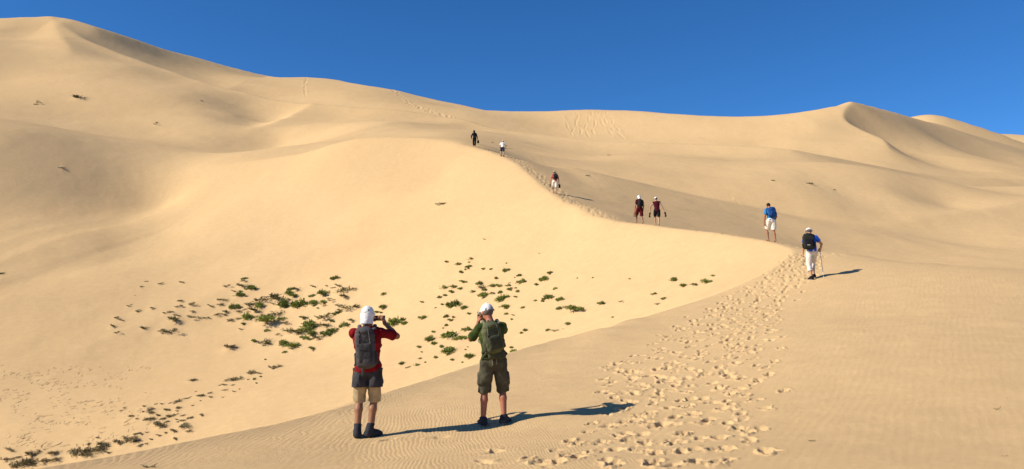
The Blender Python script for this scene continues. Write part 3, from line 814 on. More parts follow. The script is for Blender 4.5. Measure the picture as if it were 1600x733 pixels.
    for k in 'LR':
        if cfg.get('socks'):
            m_, top = cfg['socks']
            part('sock', [Cap(an[k] + (kn[k] - an[k]) * top, an[k] - V3(0, 0, 0.03), 0.043 * S, 0.042 * S)], MAT[m_], infl=0.002, cuts=[(an[k] + (kn[k] - an[k]) * top, unit(kn[k] - an[k]))], noise=(0.003, (30, 30, 12)), hh=min(h, 0.01))
        if cfg.get('shoes'):
            m_, ank, sm = cfg['shoes']
            he, ba, to = feet[k]
            g = max(he[2], 0) * 0 + min(he[2], to[2]) - 0.032 * S
            pr = [Cap(an[k] + unit(kn[k] - an[k]) * ank, he + V3(0, 0, 0.01), 0.048 * S, 0.042 * S), Cap(an[k], ba, 0.045 * S, 0.036 * S), Cap(ba, to, 0.044 * S, 0.034 * S), Cap(he, ba, 0.040 * S, 0.044 * S)]
            nrm = unit(np.cross(tdir[k], np.cross(V3(0, 0, 1), tdir[k])));
            nrm = nrm if nrm[2] > 0 else -nrm
            so = to - nrm * 0.026 * S
            o = part('shoe' if ank < 0.09 else 'boot', pr, MAT[m_], k=0.03, infl=0.005, cuts=[(so + nrm * 0.012, -nrm), (an[k] + unit(kn[k] - an[k]) * ank, unit(kn[k] - an[k]))], noise=(0.003, (25, 25, 25)), hh=min(h, 0.01))
            part('sole', [Cap(he, ba, 0.040 * S, 0.046 * S), Cap(ba, to, 0.046 * S, 0.036 * S)], MAT[sm], k=0.03, infl=0.010, cuts=[(so + nrm * 0.016, nrm), (so - nrm * 0.012, -nrm)], hh=0.006 if h < .01 else 0.009, parent=o)
    hat = cfg.get('hat')
    crown = [Ell(head + hup * 0.035 * S - hfw * 0.008 * S, V3(0.086, 0.104, 0.092) * S, MH)]
    if cfg.get('hair'):
        part('hair', [Ell(head + hup * 0.022 * S - hfw * 0.018 * S, V3(0.081, 0.094, 0.092) * S, MH)], MAT[cfg['hair']], infl=0.003, noise=(0.006, (45, 45, 45)), cuts=[(head - hup * 0.055 * S - hfw * 0.02, -hup + hfw * 0.5), (head + hfw * 0.055 * S, hfw - hup * 0.5)], hh=min(h, 0.01))
    if hat == 'cap' or hat == 'flap':
        m_ = MAT[cfg.get('hat_mat', 'white_cotton')]
        o = part('cap' if hat == 'cap' else 'sun_cap', crown, m_, infl=0.003, cuts=[(head + hup * (0.002 if hat == 'cap' else 0.018) * S, -hup)], noise=(0.003, (18, 18, 26)), hh=min(h, 0.01))
        if h < 0.01 and hat == 'cap':
            part('cap_strap', [Cap(head - hfw * 0.108 * S + hup * 0.012 * S - hrt * 0.045 * S, head - hfw * 0.114 * S + hup * 0.012 * S + hrt * 0.045 * S, 0.007)], MAT['grey_sole'] if 'grey_sole' in MAT else m_, hh=0.005, parent=o)
            part('seam', [Cap(head + hup * 0.128 * S - hfw * 0.01, head + hup * 0.095 * S - hfw * 0.082 * S, 0.0035), Cap(head + hup * 0.095 * S - hfw * 0.082 * S, head + hup * 0.03 * S - hfw * 0.113 * S, 0.0035), Ell(head + hup * 0.131 * S - hfw * 0.008, V3(0.009, 0.009, 0.005))], m_, hh=0.004, parent=o)
        pc = head + hup * 0.030 * S + hfw * 0.11 * S
        part('visor', [Ell(pc + hfw * 0.01, V3(0.075, 0.075, 0.012) * S, np.stack([hrt, unit(hfw - hup * 0.25), unit(hup + hfw * 0.25)]))], m_, hh=0.006 if h < .01 else 0.009, cuts=[(head + hfw * 0.07, -hfw)], parent=o)
        if hat == 'flap':
            part('neck_flap', [Ell(head + hup * 0.02 - hfw * 0.02, V3(0.088, 0.098, 0.085) * S, MH), Cap(head - hfw * 0.035, head - hup * 0.12 * S - hfw * 0.055, 0.085 * S, 0.082 * S)], m_, k=0.03, infl=0.003, cuts=[(head + hfw * 0.03, hfw), (head - hup * 0.125 * S, -hup), (head + hup * 0.03, hup)], noise=(0.005, (16, 16, 26)), hh=min(h, 0.01), parent=o)
    if hat == 'brim':
        m_ = MAT[cfg.get('hat_mat', 'white_cotton')]
        o = part('sun_hat', [Ell(head + hup * 0.045 * S - hfw * 0.008 * S, V3(0.090, 0.104, 0.085) * S, MH)], m_, infl=0.002, cuts=[(head + hup * 0.022 * S, -hup)], noise=(0.004, (18, 18, 26)), hh=min(h, 0.01))
        part('brim', [Ell(head + hup * 0.022 * S - hfw * 0.005, V3(0.135, 0.150, 0.014) * S, MH)], m_, noise=(0.003, (12, 12, 12)), hh=0.007, parent=o)
    if cfg.get('hood'):
        m_ = MAT[cfg['hood']]
        part('hood', [Ell(head + hup * 0.02 - hfw * 0.025, V3(0.10, 0.105, 0.125) * S, MH), Cap(neck - up * 0.02, head - hup * 0.03, 0.10 * S, 0.09 * S)], m_, k=0.04, infl=0.004, cuts=[(head + hfw * 0.05, hfw)], noise=(0.006, (14, 14, 14)))
    J = dict(root=root, hip=hip, up=up, right=right, fwd=fwd, chest=chest, neck=neck, head=head, sh=sh, el=el, wr=wr, hd=hd, S=S, hup=hup, hfw=hfw, hrt=hrt, an=an, kn=kn, h=h)
    return J

def local_empty(J, name, p, label, cat, group=None):
    """an empty for something the person wears or holds; it is a thing of its own"""
    r = J['root']; c, s = math.cos(r.rotation_euler.z), math.sin(r.rotation_euler.z)
    loc = (r.location[0] + c * p[0] - s * p[1], r.location[1] + s * p[0] + c * p[1], r.location[2] + p[2])
    o = empty(name, loc, r.rotation_euler.z); tag(o, label, cat, group); return o
def things(J, root, origin, name, prims, mat, h=None, parent=None, **kw):
    """mesh part modelled in the person's local metres, stored relative to the thing's own base"""
    v, f = surface(prims, h or J['h'], **kw)
    if len(v) == 0: return None
    return mesh_obj(name, v - np.asarray(origin), f, mat, parent or root)

def backpack(J, label, mat, mat2, size=(0.15, 0.09, 0.27), up_off=0.30, tilt=0.0, extras=True, shift=0.0, group=None, logo=None, strap=None):
    S = J['S']; up, right, fwd = J['up'], J['right'], J['fwd']
    if tilt: up = unit(rot(up, fwd, tilt)); right = np.cross(fwd, up)
    MB = np.stack([right, fwd, up])
    d = 0.125 * S
    c0 = J['hip'] + J['up'] * up_off * S - fwd * (d + size[1]) + right * shift
    org = c0 - up * size[2]
    root = local_empty(J, 'backpack', org, label, 'backpack', group)
    w, t, l = size
    hh = J['h']
    body = [Box(c0 - up * 0.03, V3(w, t, l - 0.04), 0.05, MB), Ell(c0 + up * (l - 0.10), V3(w * 0.92, t * 0.95, 0.12), MB), Ell(c0 - up * (l - 0.12) - fwd * 0.01, V3(w * 0.98, t * 1.08, 0.13), MB)]
    o = things(J, root, org, 'pack_body', body, mat, k=0.05, infl=0.0, noise=(0.008, (11, 11, 13)))
    things(J, root, org, 'lid', [Ell(c0 + up * (l - 0.055) - fwd * 0.012, V3(w * 0.90, t * 1.12, 0.062), MB)], mat, noise=(0.004, (16, 16, 16)))
    if extras:
        things(J, root, org, 'front_pocket', [Box(c0 - up * 0.07 - fwd * (t * 0.95), V3(w * 0.72, 0.032, l * 0.48), 0.03, MB)], mat2, noise=(0.005, (16, 16, 16)))
        for sg in (-1, 1):
            things(J, root, org, 'side_pocket', [Box(c0 - up * (l * 0.52) + right * sg * (w * 0.98), V3(0.028, t * 0.7, l * 0.30), 0.025, MB)], mat2, noise=(0.004, (16, 16, 16)))
            things(J, root, org, 'compression_strap', [Cap(c0 + up * 0.05 + right * sg * w * 1.0 - fwd * t * 0.6, c0 + up * 0.10 + right * sg * w * 0.9 + fwd * t * 0.7, 0.008)], mat2, h=0.006)
    ms = strap or mat2
    for k, sg in (('L', -1), ('R', 1)):
        shp = J['hip'] + J['up'] * 0.50 * S + J['right'] * sg * 0.105 * S
        a = c0 + up * (l - 0.06) + right * sg * 0.06 + fwd * t * 0.6
        p1 = shp - J['fwd'] * 0.085 + J['up'] * 0.035; p2 = shp + J['up'] * 0.075 + J['fwd'] * 0.0; p3 = shp + J['fwd'] * 0.10 - J['up'] * 0.02 + J['right'] * sg * 0.01
        p4 = J['hip'] + J['up'] * 0.30 * S + J['right'] * sg * 0.165 * S + J['fwd'] * 0.085; p5 = c0 - up * (l * 0.55) + right * sg * w * 0.8 + fwd * t * 0.8
        chain = [a, p1, p2, p3, p4, p5]
        things(J, root, org, 'shoulder_strap', [Cap(chain[i], chain[i + 1], 0.024, 0.024 if i < 3 else 0.012, (J['fwd'] if i > 1 else J['up'], 0.55)) for i in range(5)], ms, k=0.02, h=min(J['h'], 0.009))
    things(J, root, org, 'grab_loop', [Cap(c0 + up * (l + 0.0) - right * 0.035 + fwd * t * 0.6, c0 + up * (l + 0.03) + fwd * t * 0.6, 0.008), Cap(c0 + up * (l + 0.0) + right * 0.035 + fwd * t * 0.6, c0 + up * (l + 0.03) + fwd * t * 0.6, 0.008)], ms, h=0.006)
    if J['h'] < 0.01:       # near packs show their seams, zips and webbing
        for zz, wd_ in ((0.34, 0.86), (-0.08, 0.70)):
            things(J, root, org, 'zip', [Cap(c0 + up * l * zz - fwd * (t * 1.02 + (0.03 if zz < 0 else 0.004)) - right * w * wd_ * 0.8, c0 + up * (l * zz - 0.012) - fwd * (t * 1.02 + (0.034 if zz < 0 else 0.006)) + right * w * wd_ * 0.8, 0.005)], MAT['black_rubber'], h=0.004)
        for sg in (-1, 1):
            things(J, root, org, 'webbing', [Cap(c0 + up * (l - 0.04) - fwd * (t * 1.12) + right * sg * w * 0.5, c0 + up * (l * 0.1) - fwd * (t * 1.1) + right * sg * w * 0.62, 0.007), Cap(c0 + up * (l * 0.1) - fwd * (t * 1.1) + right * sg * w * 0.62, c0 - up * (l * 0.75) - fwd * (t * 0.9) + right * sg * w * 0.7, 0.006)], ms, h=0.005)
            things(J, root, org, 'buckle', [Box(c0 + up * (l * 0.12) - fwd * (t * 1.12 + 0.006) + right * sg * w * 0.62, V3(0.012, 0.006, 0.018), 0.004, MB)], MAT['black_rubber'], h=0.004)
        things(J, root, org, 'hip_belt', [Cap(c0 - up * l * 0.8 + right * w * 0.7 + fwd * t * 0.6, J['hip'] + up * 0.06 + right * 0.165 - fwd * 0.03, 0.020, 0.016), Cap(c0 - up * l * 0.8 - right * w * 0.7 + fwd * t * 0.6, J['hip'] + up * 0.06 - right * 0.165 - fwd * 0.03, 0.020, 0.016), Cap(J['hip'] + up * 0.06 + right * 0.165 - fwd * 0.03, J['hip'] + up * 0.05 + right * 0.10 + fwd * 0.13, 0.015), Cap(J['hip'] + up * 0.06 - right * 0.165 - fwd * 0.03, J['hip'] + up * 0.05 - right * 0.10 + fwd * 0.13, 0.015)], mat2, h=0.008)
    if logo is not None:
        things(J, root, org, 'badge', [Box(c0 - up * l * 0.62 - fwd * (t * 0.95 + 0.036) - right * 0.02, V3(0.045, 0.006, 0.010), 0.003, MB)], logo, h=0.005)
    return root, org, c0, MB
# ------------------------------------------------------------------ plants: where they grow (photo column, row, width), then hummocks
PLANTS = {
    9: '126,154,16 62,162,8 56,164,5 246,191,5 314,157,5 244,194,6 690,319,12 758,374,5 918,274,6 951,243,5 1208,282,6 1266,287,8 1303,296,4 98,262,8 2,427,6 769,222,4',
    1: '228.3,438.6,4.5 248.5,442.5,7.5 283.8,440.1,7.5 221.2,447.8,6 211,461.6,2.3 205.8,475.5,3.8 202,477.8,6 238,481.2,8.3 215.5,484.8,9 181,496.1,7.5 191.1,500.3,7.5 178,509.6,12 183.6,519.5,8.3 226.8,513,11.3 255.3,516.9,12.8 269.5,518.9,15.8 275.5,499.5,20.3 276.7,493.5,9 280,470,9 280,478.5,10.5 298.8,475.8,10.5 258.3,489.3,7.5 268.3,487.7,10.5 301.8,486.2,9 295.3,494.6,8.3 309.3,497.1,13.5 322.8,496.5,9 329.5,478.2,9.8 345.3,468.6,12.8 346,475.7,9.8 337.8,491.3,12 354.3,487.1,11.3 349.8,491.6,8.3 355,446.7,9.8',
    2: '380.5,435.3,7.6 381.6,438.7,10.5 379.2,446.4,14.3 389.3,451.1,14.3 365.4,454.8,6.7 375.9,455.9,7.6 373,460.9,13.4 419.3,467.4,28.6 391.6,475.2,15.3 364.8,480.4,13.4 377.2,485.9,13.4 404.9,480.4,15.3 403,487.2,18.1 384.9,497.3,19.1 363.3,500.2,11.5 381.6,507.1,7.6 376.3,515.9,6.7 418.3,495.4,24.8 418.3,503.5,24.8 417.7,517.6,8.6 445,504.6,11.5 436.4,492,4.8 435.5,522.6,8.6 397.3,533.4,8.6 416.4,535.2,17.2 358.1,544.7,15.3 443.1,538.4,17.2 459.4,541.8,17.2 458.4,546.6,8.6 444.7,551.2,9.5 467,537.1,6.7 488.6,545.5,8.6 489.9,548.9,3.8 453.6,453,11.5 467,453.4,15.3 450.8,459.7,15.3 460.3,464.3,15.3 444.1,470.6,21 441.2,478.3,21 427.9,476.3,5.7 468.3,476.9,20.1 491.3,449.6,9.5 510.9,447.3,6.7 523.3,435.7,12.4 528.1,446.7,13.4 520.5,451.1,7.6 534.8,454.8,21 550.1,452.8,13.4 539.6,463.5,16.2 503.3,460.7,15.3 487.1,464.5,8.6 491.8,473.5,13.4 506.2,471.9,11.5 519.5,470,12.4 507.1,477.9,11.5 496.6,481.7,5.7 531,477.9,12.4 508.1,494.1,24.8 495.7,497.3,9.5 474.6,496.4,11.5 481.3,509.2,21 462.2,519.3,24.8 473.7,519.3,17.2 490.9,514.5,15.3 506.2,508.8,17.2 517.6,502.1,9.5 523.3,493.1,7.6 533.9,485.9,11.5 547.2,481.5,21 529.1,490.1,8.6 489.9,522.2,13.4 498.5,528.3,17.2 487.1,531.2,7.6 476.6,528.9,11.5 510,523.1,13.4 521.4,518.4,15.3 538.6,509.8,15.3 550.1,501.2,13.4',
    3: '599.3,460.5,11.3 600.1,480.3,12 587.8,488.3,9 596,489.3,7.5 628.3,500,4.5 659.8,472.1,6 698.8,410.6,8.3 716.8,414,9.8 735.5,405.8,11.3 732.5,411.5,5.3 732.5,417.8,10.5 727,422.4,4.5 733.3,421.5,3 719.8,426.8,8.3 724.3,441,9 756.5,420,6.8 693.5,450.8,12.8 710,448.8,12 720.8,450.3,8.3 705.5,456.2,9.8 687.5,465,9 695.8,462.3,9 690.8,475.8,6 680.5,480.8,3.8 709.3,477.3,19.5 727.3,481.2,11.3 738.1,456.3,9 662,496.8,9.8 696.8,495,9.8 708.5,497,6.8 734,491.3,7.5',
    4: '768.1,420.6,5.7 790,422.5,11.5 791,411.4,3.8 811,429.7,9.5 804.2,433,2.9 775.7,434.3,7.6 816.8,440.8,12.4 859.4,425.9,9.5 849.8,436.4,14.3 838.4,444.8,7.6 750.5,443.5,11.5 754.3,448.3,15.3 768.1,446.7,10.5 758.5,453,7.6 781.1,446.7,11.5 795.4,446.3,8.6 796,441.2,4.8 796.3,452.6,11.5 806.5,450.5,4.8 808.2,456.5,7.6 758.1,461.6,13.4 770.2,458.4,10.5 781.6,457.4,8.6 784.9,468.3,17.2 794.4,465.1,6.7 805.9,464.5,5.7 792.5,479.4,14.3 816.4,481.7,9.5 779.7,480.3,3.4 789.7,491.6,6.7 802.5,492.8,4.8 800.2,499.2,4.8 771.5,485.5,3.8 868,452.1,7.6 854.6,467.3,15.3 837,470.6,5.7 848.9,472.5,7.6 875.2,468.7,12.4 871.8,482.6,9.5 901.4,483.6,21 856.9,514.7,7.6 867,515.1,10.5 886.1,505.2,9.5 879.8,512.6,3.4 814.1,519.9,7.6 821.2,516.1,8.6 843.1,395.3,3.8 902,434.3,3.4 925.8,433.4,2.7',
    5: '620.5,504.6,19.6 633.6,505.4,9 705.6,501.3,10.6 697.4,509.5,7.4 692.5,513.6,4.9 677.8,520.1,7.4 673.7,529.9,13.9 680.2,538.1,9.8 701.5,525.8,24.6 717.9,529.9,18 690,542.7,9 704.8,548.8,18.8 654,542.5,8.2 659.3,550.1,4.1 656.8,560.2,6.5 628.2,568.4,9.8 636.3,574.5,7.4 650.7,583.1,9 664.7,580.7,2.9 681,577.9,8.2 699.9,577.4,2 698.2,565.1,13.1 706.4,561.8,8.2 736.7,556.9,14.7 722.4,565.6,4.9 727.7,546.3,3.3 731.4,542.2,3.3 731,516.3,12.3 798.1,542.2,7.4 804.6,549.6,13.9',
    8: '1052.3,438.5,13.7 1069.9,446.4,11 1086.4,445.5,12.4 1104.2,442.3,11 1114.6,432,6.9 1023.1,459.5,8.2 1038.2,466.6,8.2 1028.2,475.3,7.6 970.9,471.2,8.2 941.3,474.6,11 957.4,495.9,2.7 984.6,435.8,1.9',
    7: '360.4,544.4,15.3 431.4,574.3,14.2 300.4,595.2,12 364.8,593.5,17.5 392.1,583.7,16.4 404.1,584.3,8.7 379,590.6,4.4 387.7,593.9,5.5 397.6,593,6.5 407.4,589.1,4.4 400.8,598.3,4.4 374.6,607,4.4 365.9,610.9,7.6 351.7,601.6,10.9 343.4,601.8,4.4 363.3,601.8,6.5 351.1,608.8,7.6 348.4,619,4.4 327.7,613.8,7.6 329.2,619.7,7.6 313.5,617.9,13.1 313.5,625.1,4.4 301.5,632.3,6.5 298.2,619.7,4.4 291.7,622.3,8.7 276.8,627.3,12 253.5,630.6,6.5 265.5,629.5,6.5 243,630.6,5.5 225.1,634.5,7.6 262.2,640,12 276.4,641.1,6.5 278.6,637.1,10.9 236,640.4,13.1 236,645.4,13.1 224,643.7,6.5 268.8,648.7,13.1 285.1,648.1,8.7 296,652.9,10.9 277.5,659,6.5 276.4,654.6,6.5 285.1,656.8,10.9 253.5,653.9,10.9 232.7,654.6,15.3 248,648.5,8.7 244.8,660.1,10.9 260,659.4,8.7 253.5,664.9,18.6 288.4,666.2,19.6 295,673.8,10.9 273.1,674.3,13.1 274.2,685.8,10.9 250.2,680.8,10.9 258.9,677.5,7.6 237.1,687.3,7.6 228.4,693.9,7.6 210.9,678.6,5.5 221.8,679.7,7.6 229.5,676.4,6.5 315.7,648.1,9.8 305.9,610.9,4.4 415,562.5,3.3 213.1,691.1,8.7 218.6,697.2,10.9',
    6: '55.5,708.3,18.9 28.3,714.6,8.3 13,717.7,14.2 30.7,727.6,28.3 49.6,725.3,18.9 75.5,721.2,21.2 89.7,719.3,14.2 118,709.9,26 132.2,713.4,18.9 144,707.5,26 162.9,696.9,18.9 153.4,702.8,14.2 188.9,693.4,18.9 207.7,687.5,21.2 198.3,689.8,14.2 214.8,678,9.4 152.3,682.8,8.3 188.9,640.7,5.9 194.8,636.7,5.9 139.3,693.9,9.4 86.2,707.5,16.5 17.7,702.8,14.2 204.2,649.7,9.4 213.6,653.7,7.1 170,708.7,9.4',
}

spots = []
for zone, txt in PLANTS.items():
    for e in txt.split():
        u, v, wd = map(float, e.split(','))
        p = hit(u, v + wd * 0.12, 40 if (u < 700 and v > 560) else 32)
        if p is None: continue
        dist = math.hypot(p[0], p[1])
        spots.append((u, v, wd, p, wd * dist / FPX, zone))
for u, v, wd, p, wm, zone in spots:                # blown sand gathers round each plant
    if wd < 5: continue
    rr = wm * 0.62; a = math.atan2(p[0], p[1]); r = math.hypot(p[0], p[1])
    a0, a1 = np.searchsorted(AZ, [a - 3 * rr / r, a + 3 * rr / r]); b0, b1 = np.searchsorted(QA, [math.log(r - 3 * rr), math.log(r + 3 * rr)])
    dx = X[a0:a1, b0:b1] - p[0]; dy = Yw[a0:a1, b0:b1] - p[1]
    Z[a0:a1, b0:b1] += 0.11 * wm * np.exp(-(dx ** 2 + dy ** 2) / rr ** 2)
# two plants may share a hummock: keep the sheet from piling up
ground = finish_ground()
# ------------------------------------------------------------------ people
def at(u, Y): return ((u - 800.0) / FPX * Y * (cp + 0.0), Y)
def on_ground(u, v):
    p = hit(u, v); return p[0], p[1]
M('red_shirt', (0.20, 0.005, 0.008), var=0.4); M('grey_pack', (0.075, 0.068, 0.066), var=0.2); M('grey_pack_trim', (0.045, 0.042, 0.042)); M('charcoal_cloth', (0.045, 0.043, 0.046), var=0.4)
M('khaki_cloth', (0.42, 0.32, 0.18)); M('black_sock', (0.018, 0.018, 0.018)); M('dark_boot', (0.035, 0.037, 0.042)); M('grey_strap', (0.11, 0.105, 0.105))
M('green_shirt', (0.040, 0.062, 0.013), var=0.35); M('olive_pack', (0.085, 0.09, 0.045), var=0.35); M('olive_trim', (0.055, 0.058, 0.032)); M('cargo_cloth', (0.075, 0.07, 0.045), var=0.35); M('olive_strap', (0.17, 0.17, 0.11))
M('blue_shirt', (0.02, 0.10, 0.55)); M('black_pack', (0.022, 0.024, 0.020)); M('white_trousers', (0.66, 0.60, 0.53), var=0.1); M('grey_sole', (0.25, 0.25, 0.25), 'plain', rough=0.8)
M('azure_shirt', (0.02, 0.19, 0.48)); M('navy_pack', (0.012, 0.055, 0.20), var=0.8, scale=30); M('white_shorts', (0.76, 0.72, 0.62), var=0.06)
M('maroon_shirt', (0.065, 0.005, 0.010)); M('dark_red', (0.09, 0.007, 0.010)); M('black_cloth', (0.010, 0.010, 0.013)); M('wine_top', (0.06, 0.005, 0.011)); M('coral_shirt', (0.60, 0.15, 0.12)); M('navy_shorts', (0.03, 0.045, 0.08)); M('brown_leather', (0.05, 0.032, 0.018)); M('beige_leather', (0.30, 0.18, 0.09))
M('pole_metal', (0.42, 0.56, 0.62), 'plain', rough=0.4, spec=0.5)

# the hooded photographer at the left
x, y = on_ground(568, 683)
J1 = make_person(x, y, 0.05, 'person in red shirt and white hooded sun cap photographing the dunes with raised arms', dict(
    skin='tan_skin', hip=(0.045, 0.0, 0.93), lean=(-0.035, 0.0), twist=0.0, head_lean=(0.02, 0.10, 0), head_yaw=-0.15,
    armL=dict(hand=(0.03, 0.33, 1.50), hint=(-0.32, -0.35, -1.0), dir=(0.1, 0.45, 0.85), palm=(1, 0.2, 0), curl=(0.7, 0.9)),
    armR=dict(hand=(0.235, 0.26, 1.535), hint=(1.0, 0.05, -0.75), dir=(-0.30, 0.45, 0.8), palm=(-1, 0.2, 0), curl=(0.7, 0.9)),
    legL=dict(foot=(-0.085, 0.0), toe=0.10), legR=dict(foot=(0.085, 0.02), toe=-0.75),
    shirt=dict(mat='red_shirt', hem=-0.05, sleeve=0.82, infl=0.030), pants=dict(mat='khaki_cloth', len=0.98, top=-0.04, r=(0.094, 0.076, 0.07), infl=0.004, fold=0.010), waist_jacket='charcoal_cloth',
    socks=('black_sock', 0.47), shoes=('dark_boot', 0.10, 'black_rubber'), hair='hair_brown', hat='flap'), H=1.80, h=0.0075)
backpack(J1, 'tall narrow grey backpack worn by the photographer in red', MAT['grey_pack'], MAT['grey_pack_trim'], size=(0.132, 0.09, 0.275), up_off=0.29, tilt=-0.05, strap=MAT['grey_strap'])
def phone(J, c, half, Mx, label, name='phone'):
    org = np.asarray(c, float) - V3(0, 0, half[2])
    r = local_empty(J, name, org, label, name)
    things(J, r, org, 'housing', [Box(c, half, 0.004, Mx)], MAT['dark_plastic'], h=0.004)
    things(J, r, org, 'lens', [Cap(c + Mx[1] * half[1] + Mx[0] * half[0] * 0.6 + Mx[2] * half[2] * 0.3, c + Mx[1] * (half[1] + 0.006) + Mx[0] * half[0] * 0.6 + Mx[2] * half[2] * 0.3, 0.011)], MAT['lens_glass'], h=0.004)
    return r
phone(J1, V3(0.155, 0.37, 1.64), V3(0.082, 0.007, 0.038), np.stack([V3(1, -0.05, 0), V3(0.05, 1, 0), V3(0, 0, 1)]), 'black phone held level in both hands of the photographer in red')

fl = J1['head'] - J1['hup'] * 0.02 - J1['hfw'] * 0.10
for o_ in [c for c in J1['root'].children if c.name.startswith('sun_cap')]:
    vv, ff = surface([Cap(fl + V3(0.035, 0, 0.09), fl + V3(0.03, -0.012, 0.0), 0.004), Cap(fl + V3(0.03, -0.012, 0.0), fl + V3(0.035, -0.022, -0.06), 0.004), Ell(fl + V3(0.035, -0.002, 0.085), V3(0.010, 0.006, 0.012)), Ell(fl + V3(0.0, -0.008, 0.05), V3(0.008, 0.006, 0.010))], 0.004, k=0.004)
    mesh_obj('drawcord', vv, ff, MAT['black_rubber'], o_)
# the photographer in green
x, y = on_ground(771, 664)
J2 = make_person(x, y, 0.0, 'person in green shirt and white cap photographing with hands at the face', dict(
    skin='neck_skin', hip=(0.0, 0.0, 0.93), lean=(-0.095, 0.05), twist=0.30, hip_turn=0.05, head_lean=(-0.12, 0.16, 0), head_yaw=0.35,
    armL=dict(hand=(-0.235, 0.24, 1.47), hint=(-0.5, -0.1, -1.0), dir=(0.15, 0.1, 1), palm=(1, 0.2, 0), curl=(0.8, 0.9)),
    armR=dict(hand=(-0.10, 0.36, 1.47), hint=(1.0, 0.0, -0.5), dir=(-0.6, 0.1, 0.8), palm=(-0.6, -0.6, 0), curl=(0.8, 0.9)),
    legL=dict(foot=(-0.15, 0.0), toe=0.18), legR=dict(foot=(0.155, 0.0), toe=-0.45),
    shirt=dict(mat='green_shirt', hem=0.03, sleeve=0.85, infl=0.028), pants=dict(mat='cargo_cloth', len=0.97, r=(0.098, 0.084, 0.08), infl=0.006, fold=0.012, pocket=True),
    socks=('black_sock', 0.10), shoes=('dark_boot', 0.045, 'grey_sole'), hair='hair_grey', hat='cap'), H=1.735, h=0.0075)
bp, org, c0, MB = backpack(J2, 'olive green backpack with low waist pouch worn by the photographer in green', MAT['olive_pack'], MAT['olive_trim'], size=(0.135, 0.085, 0.215), up_off=0.335, tilt=-0.13, shift=-0.045, strap=MAT['olive_strap'])
things(J2, bp, org, 'waist_pouch', [Box(J2['hip'] + V3(0.05, -0.17, 0.10), V3(0.13, 0.055, 0.07), 0.04), Cap(J2['hip'] + V3(-0.15, -0.08, 0.12), J2['hip'] + V3(0.17, -0.06, 0.10), 0.028)], MAT['olive_trim'], k=0.04, noise=(0.008, (14, 14, 14)))
things(J2, bp, org, 'hanging_cord', [Cap(J2['hip'] + V3(-0.02, -0.19, 0.12), J2['hip'] + V3(-0.01, -0.17, -0.06), 0.008), Cap(J2['hip'] + V3(0.03, -0.2, 0.1), J2['hip'] + V3(0.05, -0.17, -0.04), 0.007)], MAT['olive_strap'], h=0.006)
phone(J2, V3(-0.215, 0.335, 1.555), V3(0.036, 0.010, 0.060), np.stack([V3(0.94, 0.34, 0), V3(-0.34, 0.94, 0), V3(0, 0, 1)]), 'small dark camera held upright by the photographer in green', 'camera')

def walk_legs(st, wide=0.09, lead='L', lift=0.06, pitch=0.5, extra=0.0):
    f = dict(foot=(-wide, st), toe=0.1); b = dict(foot=(wide, -st), toe=-0.1, lift=lift, pitch=pitch)
    if lead == 'L': return dict(legL=f, legR=b)
    return dict(legR=dict(foot=(wide, st), toe=-0.1), legL=dict(foot=(-wide, -st), toe=0.1, lift=lift, pitch=pitch))

# the hiker with the pole
x, y = on_ground(1270, 436)
J3 = make_person(x, y, 0.06, 'person in blue shirt and white rolled trousers trudging uphill with a walking pole', dict(
    skin='fair_skin', hip=(0.0, 0.0, 0.90), lean=(0.0, 0.22), twist=-0.25, head_lean=(0.06, 0.25, 0), head_yaw=0.1,
    armL=dict(hand=(-0.26, 0.10, 0.86), hint=(-0.5, -1, 0)), armR=dict(hand=(0.40, 0.24, 0.97), hint=(0.8, -0.6, -0.4), dir=(0.2, 0.9, -0.1), palm=(-1, 0, -0.2), curl=(1.2, 1.4)),
    **walk_legs(0.14, 0.105, 'R', 0.0, 0.0),
    shirt=dict(mat='blue_shirt', hem=-0.03, sleeve=0.6), pants=dict(mat='white_trousers', len=1.45, r=(0.100, 0.078, 0.070), infl=0.006, fold=0.010, name='trousers'),
    shoes=('black_cloth', 0.03, 'grey_sole'), hair='hair_grey', hat='brim'), H=1.66, h=0.010)
backpack(J3, 'bulky black backpack with a pale badge on the hiker with the pole', MAT['black_pack'], MAT['black_cloth'], size=(0.165, 0.10, 0.25), up_off=0.29, shift=-0.10, tilt=0.05, logo=M('pale_badge', (0.5, 0.5, 0.5), 'plain', rough=0.6))
hp = J3['wr']['R'] + J3['hd']['R'][0] * 0.07
gz = sheet_z(J3['root'].location[0] + 0.34, J3['root'].location[1] - 0.02) - J3['root'].location[2]
bt = V3(0.335, -0.03, gz)
pr_ = local_empty(J3, 'walking_pole', bt, 'pale metal walking pole planted in the sand by the hiker in blue', 'walking pole')
pu = unit(hp - bt)
things(J3, pr_, bt, 'shaft', [Cap(bt - pu * 0.03, hp + pu * 0.02, 0.008, 0.011)], MAT['pole_metal'], h=0.006)
things(J3, pr_, bt, 'grip', [Cap(hp - pu * 0.05, hp + pu * 0.07, 0.017, 0.020)], MAT['black_rubber'], h=0.006)
things(J3, pr_, bt, 'basket', [Ell(bt + pu * 0.06, V3(0.035, 0.035, 0.008))], MAT['black_rubber'], h=0.006)

